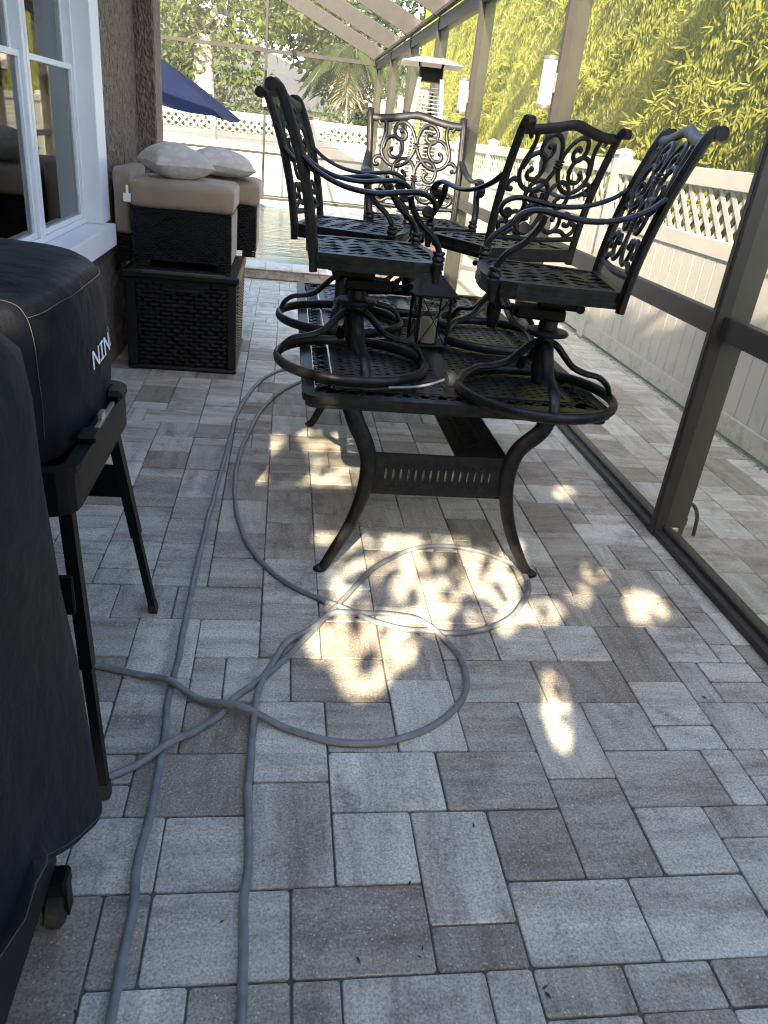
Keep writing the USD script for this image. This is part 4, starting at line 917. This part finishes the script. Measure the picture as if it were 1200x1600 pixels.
# ================================================================== LANTERN, NOZZLE on the table
lt = thing('lantern', 'black metal candle lantern with sloping roof standing among the chairs on the table', 'lantern', (.665, 3.37, TZ), 6)
b = MB(); s0 = .070; zr = .232
b.box((-.078, -.078, 0), (.078, .078, .016), .003)
obj('base', b, black_paint, lt)
for sx in (-1, 1):
    for sy in (-1, 1): obj('corner_post', MB().box((sx * s0 - .006, sy * s0 - .006, .0165), (sx * s0 + .006, sy * s0 + .006, zr), .001), black_paint, lt)
for k in range(4):
    R_ = np.array([[math.cos(k * PI / 2), -math.sin(k * PI / 2)], [math.sin(k * PI / 2), math.cos(k * PI / 2)]])
    q1 = [(-.062, -.071), (.062, -.071)]; p_ = [np.append(R_ @ q1[0], .02), np.append(R_ @ q1[1], zr - .004)]; p2 = [np.append(R_ @ q1[1], .02), np.append(R_ @ q1[0], zr - .004)]
    obj('cross_bar', MB().tube(p_, .0022, sides=5).tube(p2, .0022, sides=5), black_paint, lt)
    n2 = R_ @ np.array([0, -.067]); d2 = R_ @ np.array([.062, 0])
    v = np.array([np.append(n2 - d2, .018), np.append(n2 + d2, .018), np.append(n2 + d2, zr - .002), np.append(n2 - d2, zr - .002)]); obj('glass_panel', (v, np.array([[0, 1, 2, 3]])), lantern_glass, lt)
v = np.array([(-.098, -.098, zr), (.098, -.098, zr), (.098, .098, zr), (-.098, .098, zr), (-.098, -.098, zr + .008), (.098, -.098, zr + .008), (.098, .098, zr + .008), (-.098, .098, zr + .008), (-.03, -.03, zr + .085), (.03, -.03, zr + .085), (.03, .03, zr + .085), (-.03, .03, zr + .085)])
obj('roof', MB().add(v, [(0, 3, 2, 1), (0, 1, 5, 4), (1, 2, 6, 5), (2, 3, 7, 6), (3, 0, 4, 7), (4, 5, 9, 8), (5, 6, 10, 9), (6, 7, 11, 10), (7, 4, 8, 11), (8, 9, 10, 11)]), black_paint, lt)
a_ = np.linspace(0, PI, 14); obj('ring', MB().box((-.026, -.026, zr + .0855), (.026, .026, zr + .1), .003).tube(np.stack([.035 * np.cos(a_), 0 * a_, zr + .10 + .04 * np.sin(a_)], 1), .003, sides=6, up=(0, 1, 0)), black_paint, lt)
cd = obj('candle', MB().lathe([(0, 0), (.038, 0), (.039, .10), (.034, .108), (.026, .098), (0, .096)], (.665, 3.37, TZ + .0165), 18), candle_mat, None, smooth=40); tag(cd, 'cream pillar candle inside the black lantern', 'candle')
nz = thing('spray_nozzle', 'black round spray nozzle with thin grey tube lying on the table edge', 'nozzle', (.640, 2.735, TZ + .004), 12)
obj('head', MB().lathe([(0, -.012), (.016, -.012), (.03, -.004), (.034, .008), (.032, .022), (.022, .034), (0, .036)], (0, 0, .028), 16, T=trimesh.transformations.rotation_matrix(1.35, (0, 1, 0))), black_rubber, nz, smooth=40)
obj('tube', MB().tube(spline([(-.012, 0, .026), (-.07, -.012, .012), (-.15, -.03, .006), (-.25, -.035, .006)], 6), .0055, sides=8), hose_mat, nz, smooth=50)

# ================================================================== STORAGE BOX, OTTOMANS, PILLOWS
BX0, BX1, BY0, BY1, BZ = -1.02, -.285, 5.10, 6.02, .60
sb = thing('storage_box', 'dark resin storage box with woven pattern under the ottomans', 'storage box')
P_ = [(BX0 + .02, BY0 + .025), (BX1 - .02, BY0 + .025), (BX1 - .02, BY1), (BX0 + .02, BY1)]
b = MB()
v = np.array([(BX0 + .03, BY0 + .03, .012), (BX1 - .03, BY0 + .03, .012), (BX1 - .03, BY1 - .03, .012), (BX0 + .03, BY1 - .03, .012), (BX0 + .012, BY0 + .016, BZ), (BX1 - .012, BY0 + .016, BZ), (BX1 - .012, BY1 - .016, BZ), (BX0 + .012, BY1 - .016, BZ)])
b.add(v, [(0, 3, 2, 1), (4, 5, 6, 7), (0, 1, 5, 4), (1, 2, 6, 5), (2, 3, 7, 6), (3, 0, 4, 7)]); obj('body', b, resin_black, sb)
b = MB().box((BX0 + .008, BY0 + .008, 0), (BX1 - .008, BY1 - .008, .028), .008); obj('base', b, resin_black, sb)
for xx_ in (BX0 + .012, BX1 - .072): obj('corner_trim', MB().add(*MB().box((xx_, BY0 + .006, .029), (xx_ + .06, BY0 + .05, BZ), .008).out()), resin_black, sb)
def pillow_cell(b, o, ux, uy, un, w_, h_, d_):
    """one bulging strand of a woven wall"""
    xs, ys = (-.5, -.25, .25, .5), (-.5, -.12, .12, .5); pts = []
    for i_, X in enumerate(xs):
        for j_, Y in enumerate(ys):
            hgt = (0 if i_ in (0, 3) else 1) * (0 if j_ in (0, 3) else 1); pts.append(o + ux * X * w_ + uy * Y * h_ + un * d_ * hgt)
    b.add(pts, [(i_ * 4 + j_, i_ * 4 + 4 + j_, i_ * 4 + 5 + j_, i_ * 4 + 1 + j_) for i_ in range(3) for j_ in range(3)])
def woven(o, ux, uy, un, W_, H_, cw, chh, d_):
    b = MB(); o, ux, uy, un = map(lambda q: np.array(q, float), (o, ux, uy, un)); nr = int(round(H_ / chh)); nc = int(round(W_ / cw)); cw, chh = W_ / nc, H_ / nr
    for j_ in range(nr):
        for i_ in range(nc + 1):
            X = (i_ + (.5 if j_ % 2 == 0 else 0)) * cw
            w_ = cw
            if X - cw / 2 < -1e-6: X, w_ = cw / 4, cw / 2
            if X + cw / 2 > W_ + 1e-6:
                if X - cw / 2 > W_ - 1e-6: continue
                X, w_ = W_ - cw / 4, cw / 2
            pillow_cell(b, o + ux * X + uy * (j_ + .5) * chh, ux, uy, un, w_ * .98, chh * .96, d_)
    return b
obj('woven_panel', woven((BX0 + .075, BY0 + .0275, .035), (1, 0, 0), (0, -.0238, .9997), (0, -1, -.0238), BX1 - BX0 - .15, .555, .076, .0275, .013), resin_black, sb)
obj('woven_panel', woven((BX1 - .0275, BY0 + .07, .035), (0, 1, 0), (.0306, 0, .9995), (1, 0, -.0306), BY1 - BY0 - .14, .555, .076, .0275, .012), resin_black, sb)
b = MB(); b.box((-.78, BY0 + .006, .525), (-.50, BY0 + .016, .585), .004); b.box((-.765, BY0 - .002, .532), (-.515, BY0 + .012, .548), .004); obj('handle', b, resin_black, sb)
b = MB(); b.box((BX0 - .006, BY0 - .008, .602), (BX1 + .006, BY1 + .006, .655), .014); b.box((BX0 + .05, BY0 + .05, .656), (BX1 - .05, BY1 - .05, .662), .003); obj('lid', b, resin_black, sb)
obj('lid_weave', woven((BX0 + .06, BY0 + .06, .663), (1, 0, 0), (0, 1, 0), (0, 0, 1), BX1 - BX0 - .12, BY1 - BY0 - .12, .06, .026, .005), resin_black, sb)
obj('lid_latch', MB().box((-.90, BY0 - .02, .640), (-.38, BY0 - .009, .664), .005), plain('latch_grey', (.05, .05, .052), .35), sb)
def ottoman(label, x0, x1, y0, y1, z0):
    t = thing('wicker_ottoman', label, 'ottoman', (0, 0, 0), 0)
    zt = z0 + .355
    for fx in (x0 + .03, x1 - .09):
        for fy in (y0 + .02, y1 - .08): obj('foot', MB().box((fx, fy, z0), (fx + .06, fy + .06, z0 + .055), .006), resin_black, t)
    obj('body', MB().box((x0 + .012, y0 + .012, z0 + .05), (x1 - .004, y1 - .012, zt), .004), wicker_mat, t)
    obj('wicker_front', woven((x0, y0 + .011, z0 + .045), (1, 0, 0), (0, 0, 1), (0, -1, 0), x1 - x0, zt - z0 - .045, .036, .0145, .007), wicker_mat, t)
    obj('wicker_skirt', woven((x1 - .10, y0 + .011, z0 + .004), (1, 0, 0), (0, 0, 1), (0, -1, 0), .10, .04, .036, .0145, .007), wicker_mat, t)
    obj('side_panel', MB().box((x1 - .0035, y0 + .02, z0 + .05), (x1 + .004, y1 - .02, zt - .004), .002), cushion_mat, t, label='plain tan side panel of the ottoman')
    # cushion: rounded slab
    m = trimesh.creation.box((x1 - x0 + .035, y1 - y0 + .03, .165))
    for _ in range(4): m = m.subdivide()
    v = m.vertices; h3 = np.array([(x1 - x0 + .035) / 2, (y1 - y0 + .03) / 2, .0825]); rr = .042
    core = np.clip(v, -(h3 - rr), h3 - rr); dlt = v - core; ln = np.linalg.norm(dlt, axis=1, keepdims=True); v2 = core + dlt / np.maximum(ln, 1e-9) * np.minimum(ln, rr)
    sag = (1 - (v2[:, 0] / h3[0]) ** 2) * (1 - (v2[:, 1] / h3[1]) ** 2); v2[:, 2] += .014 * sag * (v2[:, 2] > 0); v2 += (meshkit.fbm(v2 * 9 + x0 * 7, 3)[:, None] - .5) * .008
    obj('cushion', (v2 + [(x0 + x1) / 2, (y0 + y1) / 2, zt + .0835], m.faces), cushion_mat, t, smooth=True)
    return t
OZ = .668
o1 = ottoman('tan cushioned wicker ottoman at the front, white care tag on its corner', -.955, -.338, 5.15, 5.74, OZ)
b = MB(); b.box((-.992, 5.128, OZ + .385), (-.948, 5.1295, OZ + .435)); b.box((-.975, 5.13, OZ + .435), (-.96, 5.1315, OZ + .48)); obj('care_tag', b, tag_white, o1)
o2 = ottoman('second tan cushioned wicker ottoman behind the first, nearer the pool', -.86, -.205, 5.86, 6.42, OZ)
m = trimesh.creation.box((.11, .62, .40))
for _ in range(4): m = m.subdivide()
v = m.vertices; h3 = np.array([.055, .31, .20]); core = np.clip(v, -(h3 - .03), h3 - .03); dlt = v - core; v = core + dlt / np.maximum(np.linalg.norm(dlt, axis=1, keepdims=True), 1e-9) * np.minimum(np.linalg.norm(dlt, axis=1, keepdims=True), .03)
v = v + (meshkit.fbm(v * 8, 3)[:, None] - .5) * .01
no = thing('narrow_ottoman', 'narrow wicker piece with upright tan cushion squeezed between the stucco wall and the front ottoman', 'ottoman')
obj('cushion', (v + [-1.035, 5.60, 1.035], m.faces), cushion_mat, no, smooth=True)
obj('wicker_body', woven((-1.075, 5.30, .668), (1, 0, 0), (0, 0, 1), (0, -1, 0), .09, .16, .036, .0145, .006).box((-1.08, 5.301, .668), (-.985, 5.90, .832)), wicker_mat, no)
def pillow(label, c_, size, rz, tilt, seed):
    n_ = 22; g_ = np.linspace(-1, 1, n_); U, V = np.meshgrid(g_, g_, indexing='ij')
    th = (np.clip(1 - np.abs(U) ** 2.6, 0, 1) * np.clip(1 - np.abs(V) ** 2.6, 0, 1)) ** .55
    pin = 1 - .10 * (1 - np.abs(U * V)) * 0 - .07 * (1 - U**2) * np.abs(V) ** 3 - .0
    X = U * (1 - .09 * (1 - V**2) * np.abs(U) ** 3); Y = V * (1 - .09 * (1 - U**2) * np.abs(V) ** 3)
    top = np.stack([X * size[0], Y * size[1], th * size[2]], -1).reshape(-1, 3); bot = np.stack([X * size[0], Y * size[1], -th * size[2] * .75], -1).reshape(-1, 3)
    v = np.vstack([top, bot]); v[:, 2] += (meshkit.fbm(v * 11 + seed, 3) - .5) * .022
    i_, j_ = np.meshgrid(np.arange(n_ - 1), np.arange(n_ - 1), indexing='ij'); q = np.stack([i_ * n_ + j_, (i_ + 1) * n_ + j_, (i_ + 1) * n_ + j_ + 1, i_ * n_ + j_ + 1], -1).reshape(-1, 4)
    T = trimesh.transformations.euler_matrix(tilt[0], tilt[1], rz, 'sxyz')[:3, :3]
    v = v @ T.T + np.array(c_); f = np.vstack([q, (q + n_ * n_)[:, ::-1]])
    tag(obj('throw_pillow', (v, f), pillow_mat, None, smooth=True), label, 'pillow')
pillow('grey leaf-print pillow lying nearest on the front ottoman', (-.70, 5.36, 1.285), (.20, .17, .115), .55, (.05, .03), 1)
pillow('grey leaf-print pillow behind, reaching over toward the pool', (-.46, 5.93, 1.275), (.23, .19, .10), .15, (.0, .06), 7)

# ================================================================== GRILL with its cover, on a stand
gr = thing('covered_grill', 'small grill under a black fitted cover on a stand with splayed legs', 'grill')
def hull_box(pts, r_):
    s_ = trimesh.creation.icosphere(2, r_); return trimesh.convex.convex_hull(np.vstack([s_.vertices + p_ for p_ in pts]))
FX = lambda y: float(np.interp(y, [1.60, 1.68, 1.80, 1.95, 2.05, 2.12, 2.20, 2.30, 2.42, 2.52], [-.535, -.494, -.470, -.458, -.460, -.468, -.494, -.546, -.63, -.73]))
n_y, n_s = 44, 46
ys = np.concatenate([[1.585, 1.59], np.linspace(1.60, 2.50, n_y), [2.515, 2.52]])
ZB, ZT = .835, 1.215
grid = []
for iy, y in enumerate(ys):
    fx = FX(y); bx = -1.02
    e = min((y - 1.585) / .07, (2.52 - y) / .07, 1); e = math.sqrt(max(1 - (1 - e) ** 2, 0)) if e < 1 else 1
    top = ZB + (ZT - ZB) * (.86 + .14 * e) - .03 * ((y - 2.02) / .48) ** 2
    fxx = fx - .03 * (1 - e)
    prof = [(fxx - .004, ZB), (fxx, ZB + .10), (fxx - .004, ZB + .20), (fxx - .008, top - .075), (fxx - .020, top - .026), (fxx - .058, top - .002), (fxx - .20, top + .010), (bx + .12, top + .01), (bx + .03, top - .03), (bx, top - .09), (bx, ZB)]
    q = spline([(a_, 0, c_) for a_, c_ in prof], 5)
    grid.append(np.stack([q[:, 0], np.full(len(q), y), q[:, 2]], 1))
grid = np.array(grid); nn_, mm_ = grid.shape[:2]
v = grid.reshape(-1, 3)
ff = (meshkit.fbm(v * np.array([7, 7, 3.2]) + 3.3, 4) - .5); v2 = v.copy(); v2[:, 0] += ff * .022; v2[:, 2] += (meshkit.fbm(v * 6 + 9, 3) - .5) * .02 * (v[:, 2] > ZB + .1)
fold = np.clip((v[:, 1] - 1.66) / .02, 0, 1)
i_, j_ = np.meshgrid(np.arange(nn_ - 1), np.arange(mm_ - 1), indexing='ij'); q = np.stack([i_ * mm_ + j_, i_ * mm_ + j_ + 1, (i_ + 1) * mm_ + j_ + 1, (i_ + 1) * mm_ + j_], -1).reshape(-1, 4)
cvr = MB().add(v2, q)
for e_ in (0, nn_ - 1):
    ringv = v2.reshape(nn_, mm_, 3)[e_]; cvr.add(np.vstack([ringv, ringv.mean(0)]), [(k, k + 1, mm_) if e_ else (k + 1, k, mm_) for k in range(mm_ - 1)])
obj('cover', cvr, cover_cloth, gr, smooth=55)
V3 = v2.reshape(nn_, mm_, 3)
sm = MB(); k1 = 8
seamp = V3[4, 3:34] + np.array([.0025, 0, .002]); sm.tube(seamp, .0009, sides=5); sm.tube(V3[4:30, 19] + np.array([.003, 0, .002]), .0008, sides=5)
obj('seam', sm, thread, gr)
tm = meshkit.text_mesh('NINJA', .046, .0012); tv = np.array(tm.vertices)
tv[:, 0] *= 1.62; tv[:, 0] += .16 * tv[:, 1] * 0
ty_ = 1.895 + tv[:, 0]
from scipy.interpolate import RegularGridInterpolator
zs_ = np.linspace(.90, 1.08, 30)
colx = np.array([[np.interp(zz_, V3[k, 2:16, 2], V3[k, 2:16, 0]) for zz_ in zs_] for k in range(nn_)])
fi = RegularGridInterpolator((V3[:, 5, 1], zs_), colx, bounds_error=False, fill_value=None)
zc = .985 + tv[:, 1] + (ty_ - 2.08) * .03
xs_ = fi(np.stack([ty_, zc], 1)) + .0025 + tv[:, 2]
obj('brand_lettering', (np.stack([xs_, ty_, zc], 1), tm.faces[:, ::-1] if False else tm.faces), lettering, gr)
# tray and stand
tr = rrect(-1.02, 1.555, -.440, 2.215, .06)
b = MB().prism(tr, .012, z=.742); b.prism(tr.difference(tr.buffer(-.022)), .085, z=.7545); b.prism(tr.buffer(.006).difference(tr.buffer(-.028)), .014, z=.840)
obj('tray', b, black_paint, gr)
obj('clip', MB().box((-.470, 1.72, .855), (-.425, 1.79, .872), .004), black_paint, gr); obj('clip', MB().box((-.470, 2.02, .855), (-.420, 2.09, .885), .012), black_paint, gr)
obj('steel_latch', MB().box((-.447, 1.80, .8545), (-.438, 2.0, .864)).box((-.450, 1.86, .8645), (-.440, 1.90, .879)), steel, gr)
for (tx, ty), (fx, fy) in (((-.485, 1.645), (-.398, 1.435)), ((-.478, 2.13), (-.405, 2.262)), ((-.97, 1.645), (-1.05, 1.435)), ((-.97, 2.13), (-1.05, 2.262))):
    a_, e_ = np.array([tx, ty, .74]), np.array([fx, fy, .0]); md = a_ + (e_ - a_) * .54
    b = MB().tube([a_, md], .019, .015, square=True, up=(1, 0, 0)); b.tube([md, e_ + (a_ - e_) * .012], .015, .0115, square=True, up=(1, 0, 0)); obj('leg', b, black_paint, gr)
    obj('foot', MB().tube([e_ + (a_ - e_) * .05, e_], .0175, .014, square=True, up=(1, 0, 0)), black_rubber, gr)
for yy_ in (1.535, 2.165): obj('cross_brace', MB().box((-.99, yy_ - .012, .497), (-.452, yy_, .606), .004), black_paint, gr)

# ================================================================== the nearer covered cooker with a caster
nc = thing('covered_cooker', 'large cooker under a draped black cover on casters at the left edge', 'cooker')
levels = [(.235, .000), (.262, .004), (.56, -.010), (.66, -.014), (.82, -.024), (1.02, -.032), (1.16, -.036), (1.24, -.046), (1.285, -.080), (1.30, -.16)]
X0, Y0_, Y1_ = -1.04, .22, 1.20
ringv = []
na = 64
for z, off in levels:
    xr = -.330 + off * 1.2; yf = Y1_ + .01 + off * .5; yn = Y0_ - off * .5; xl = X0 - off
    P_ = rrect(xl, yn, xr, yf, .045); Lr = P_.exterior; pts = np.array([Lr.interpolate(k / na, normalized=True).coords[0] for k in range(na)])
    st = np.argmin(pts @ np.array([1.0, .2]) * -1); 
    ang_ = np.arctan2(pts[:, 1] - .7, pts[:, 0] + .7); o_ = np.argsort(ang_); pts = pts[o_]
    fl = np.sin(np.sort(ang_) * 11) * .010 * max(0, (1.1 - z)) + np.sin(np.sort(ang_) * 23 + 1) * .005 * max(0, (1.1 - z))
    d_ = pts - [-.7, .7]; d_ /= np.linalg.norm(d_, axis=1, keepdims=True); pts = pts + d_ * fl[:, None]
    zz_ = z + (np.sin(np.sort(ang_) * 5 + .6) * .010 + np.clip(.75 * (1.19 - pts[:, 1]), -.02, .30) if z < .3 else 0)
    ringv.append(np.column_stack([pts, np.full(na, 0) + zz_]))
v = np.vstack(ringv); v[:, 0] += (meshkit.fbm(v * np.array([5, 5, 1.5]), 3) - .5) * .02
nl = len(levels); b = MB(); i_, j_ = np.meshgrid(np.arange(nl - 1), np.arange(na), indexing='ij')
b.add(v, np.stack([i_ * na + j_, i_ * na + (j_ + 1) % na, (i_ + 1) * na + (j_ + 1) % na, (i_ + 1) * na + j_], -1).reshape(-1, 4))
tp = v[-na:]; b.add(np.vstack([tp, tp.mean(0) + [0, 0, .012]]), [(k, (k + 1) % na, na) for k in range(na)])
obj('cover', b, cover_cloth, nc, smooth=55)
obj('hem_stitch', MB().tube(v[:na] + np.array([0, 0, .012]) + .003 * np.column_stack([np.sign(v[:na, 0] + .7), np.sign(v[:na, 1] - .7), np.zeros(na)]), .0012, sides=4, closed=True), thread, nc)
b = MB(); b.box((-1.0, .3, .14), (-.42, 1.14, .9), .02); obj('body', b, black_paint, nc)
for cx_, cy_ in ((-.425, 1.10), (-.98, 1.10), (-.425, .34), (-.98, .34)):
    T = trimesh.transformations.rotation_matrix(PI / 2, (0, 1, 0)); cs = obj('caster', MB().box((cx_ - .03, cy_ - .02, .095), (cx_ + .03, cy_ + .03, .14), .006).box((cx_ - .028, cy_ - .012, .03), (cx_ - .022, cy_ + .02, .1)).box((cx_ + .022, cy_ - .012, .03), (cx_ + .028, cy_ + .02, .1)), black_paint, nc)
    obj('wheel', MB().lathe([(0, -.018), (.036, -.018), (.044, -.012), (.045, 0), (.044, .012), (.036, .018), (0, .018)], (cx_, cy_, .045), 20, T=T).lathe([(0, -.021), (.012, -.021), (.012, .021), (0, .021)], (cx_, cy_, .045), 10, T=T), black_rubber, cs, smooth=40)

# ================================================================== GARDEN HOSE
def hose_path(pts, lift=()):
    q = np.array([gp(x, y, .011) for x, y in pts]); q = spline(q, 8); q[:, :2] += (np.stack([meshkit.noise(q * 9, 1), meshkit.noise(q * 9, 2)], -1) - .5) * .012
    for (px, py), hgt in lift:
        c_ = gp(px, py, .011); dd = np.linalg.norm(q[:, :2] - c_[:2], axis=1); q[:, 2] += hgt * np.exp(-(dd / .07) ** 2)
    return q
H1 = [(480, 572), (450, 576), (425, 584), (396, 606), (370, 648), (350, 720), (325, 810), (300, 920), (278, 1030), (258, 1130), (240, 1245), (221, 1330), (205, 1420), (190, 1500), (174, 1600), (150, 1720)]
H2 = [(490, 588), (470, 596), (440, 611), (408, 640), (382, 690), (368, 745), (370, 800), (388, 850), (420, 890), (460, 918), (500, 938), (533, 949), (560, 959), (595, 974), (632, 984), (667, 986), (704, 990), (750, 985), (784, 973), (813, 950), (826, 922), (820, 897), (797, 880), (750, 862), (697, 854), (650, 857), (610, 873), (577, 893), (547, 923), (523, 950), (493, 980), (448, 1025), (412, 1058), (366, 1090), (346, 1114), (300, 1147), (252, 1177), (215, 1197), (177, 1214), (130, 1240), (60, 1262)]
H3 = [(20, 1020), (70, 1028), (120, 1037), (157, 1041), (200, 1050), (247, 1065), (287, 1081), (333, 1100), (393, 1122), (450, 1140), (517, 1157), (583, 1161), (633, 1152), (677, 1133), (710, 1107), (727, 1079), (727, 1053), (713, 1020), (683, 990), (647, 973), (607, 960), (560, 958), (517, 967), (483, 984), (444, 1013), (418, 1048), (404, 1077), (397, 1115), (393, 1150), (390, 1200), (388, 1252), (385, 1350), (381, 1450), (377, 1540), (373, 1620), (366, 1720)]
b = MB()
b.tube(hose_path(H1), .0108, sides=10); b.tube(hose_path(H2, [((265, 1172), .021), ((560, 959), 0), ((640, 984), .0)]), .0108, sides=10)
b.tube(hose_path(H3, [((268, 1073), .021), ((362, 1107), .021), ((398, 1122), 0), ((520, 967), .021), ((447, 1012), .021), ((650, 975), .021), ((397, 1115), .021)]), .0108, sides=10)
t = obj('garden_hose', b, hose_mat, None, smooth=60); tag(t, 'grey garden hose lying in loops over the pavers', 'hose')

# ================================================================== UMBRELLA, PATIO HEATER
um = thing('umbrella', 'navy blue patio umbrella open beside the pool', 'umbrella', (-2.30, 13.4, 0))
tilt = trimesh.transformations.rotation_matrix(math.radians(7), (0, 1, 0))
ZR, ZA, RR = 1.74, 2.42, 1.62
def ud(p_): return (np.asarray(p_, float) - [0, 0, 2.0]) @ tilt[:3, :3].T + [0, 0, 2.0]
for k in range(8):
    a0, a1 = k * PI / 4 + .2, (k + 1) * PI / 4 + .2; vs = []; n1, n2_ = 9, 6
    for i_ in range(n1):
        s_ = i_ / (n1 - 1)
        for j_ in range(n2_):
            w_ = j_ / (n2_ - 1); e0 = np.array([math.cos(a0), math.sin(a0)]); e1 = np.array([math.cos(a1), math.sin(a1)]); d_ = e0 * (1 - w_) + e1 * w_
            vs.append(ud((*(d_ * RR * s_), ZA - (ZA - ZR) * s_ - .05 * math.sin(w_ * PI) * s_ * (0 if s_ == 0 else 1) + .04 * math.sin(s_ * PI))))
    f_ = [(i_ * n2_ + j_, (i_ + 1) * n2_ + j_, (i_ + 1) * n2_ + j_ + 1, i_ * n2_ + j_ + 1) for i_ in range(n1 - 1) for j_ in range(n2_ - 1)]
    obj('canopy_panel', MB().add(vs, f_), navy, um, smooth=50)
    obj('rib', MB().tube([ud((0, 0, ZA - .05)), ud((math.cos(a0) * RR * .98, math.sin(a0) * RR * .98, ZR - .02))], .009, sides=5), black_paint, um)
obj('finial', MB().ball(ud((0, 0, ZA + .04)), .035, 2), black_paint, um)
obj('pole', MB().tube([(0, 0, .08), ud((0, 0, ZA))], .02, sides=10), black_paint, um)
obj('base', MB().lathe([(0, 0), (.27, 0), (.27, .05), (.06, .09), (.03, .3), (0, .3)], n=20), black_paint, um, smooth=40)
um_stand = None
ht = thing('patio_heater', 'tall pyramid patio heater with square reflector and barred tower', 'heater', (1.32, 8.15, 0), -6)
obj('cabinet', MB().box((-.27, -.27, .02), (.27, .27, .72), .01), heater_tan, ht)
obj('cabinet_top', MB().box((-.28, -.28, .721), (.28, .28, .76), .008), heater_mat, ht)
def tw(z): return np.interp(z, [.76, 2.06], [.235, .105])
for sx in (-1, 1):
    for sy in (-1, 1): obj('corner_rail', MB().tube([(sx * tw(.76), sy * tw(.76), .761), (sx * tw(2.08), sy * tw(2.08), 2.10)], .018, .018, square=True, up=(1, 0, 0)), heater_mat, ht)
for side in range(4):
    b = MB(); R_ = trimesh.transformations.rotation_matrix(side * PI / 2, (0, 0, 1))[:3, :3]
    for z in np.arange(.80, 2.04, .033): b.tube([R_ @ (-tw(z), -tw(z) - .006, z), R_ @ (tw(z), -tw(z) - .006, z)], .0075, .004, sides=5, up=(0, 0, 1))
    obj('guard_bars', b, heater_mat, ht)
obj('burner_tube', MB().lathe([(.05, .77), (.05, 1.98), (0, 1.98)], n=14), lantern_glass, ht, smooth=40)
obj('burner_head', MB().box((-.11, -.11, 2.075), (.11, .11, 2.19), .01), black_paint, ht)
v = np.array([(-.29, -.29, 2.215), (.29, -.29, 2.215), (.29, .29, 2.215), (-.29, .29, 2.215), (-.12, -.12, 2.27), (.12, -.12, 2.27), (.12, .12, 2.27), (-.12, .12, 2.27)])
obj('reflector', MB().add(np.vstack([v, v - [0, 0, .004]]), [(0, 1, 5, 4), (1, 2, 6, 5), (2, 3, 7, 6), (3, 0, 4, 7), (4, 5, 6, 7), (8, 12, 13, 9), (9, 13, 14, 10), (10, 14, 15, 11), (11, 15, 12, 8), (12, 15, 14, 13), (0, 8, 9, 1), (1, 9, 10, 2), (2, 10, 11, 3), (3, 11, 8, 0)]), heater_mat, ht)
obj('reflector_stays', MB().tube([(-.1, -.1, 2.18), (-.12, -.12, 2.262)], .006, sides=5).tube([(.1, .1, 2.18), (.12, .12, 2.262)], .006, sides=5).tube([(.1, -.1, 2.18), (.12, -.12, 2.262)], .006, sides=5).tube([(-.1, .1, 2.18), (-.12, .12, 2.262)], .006, sides=5), black_paint, ht)
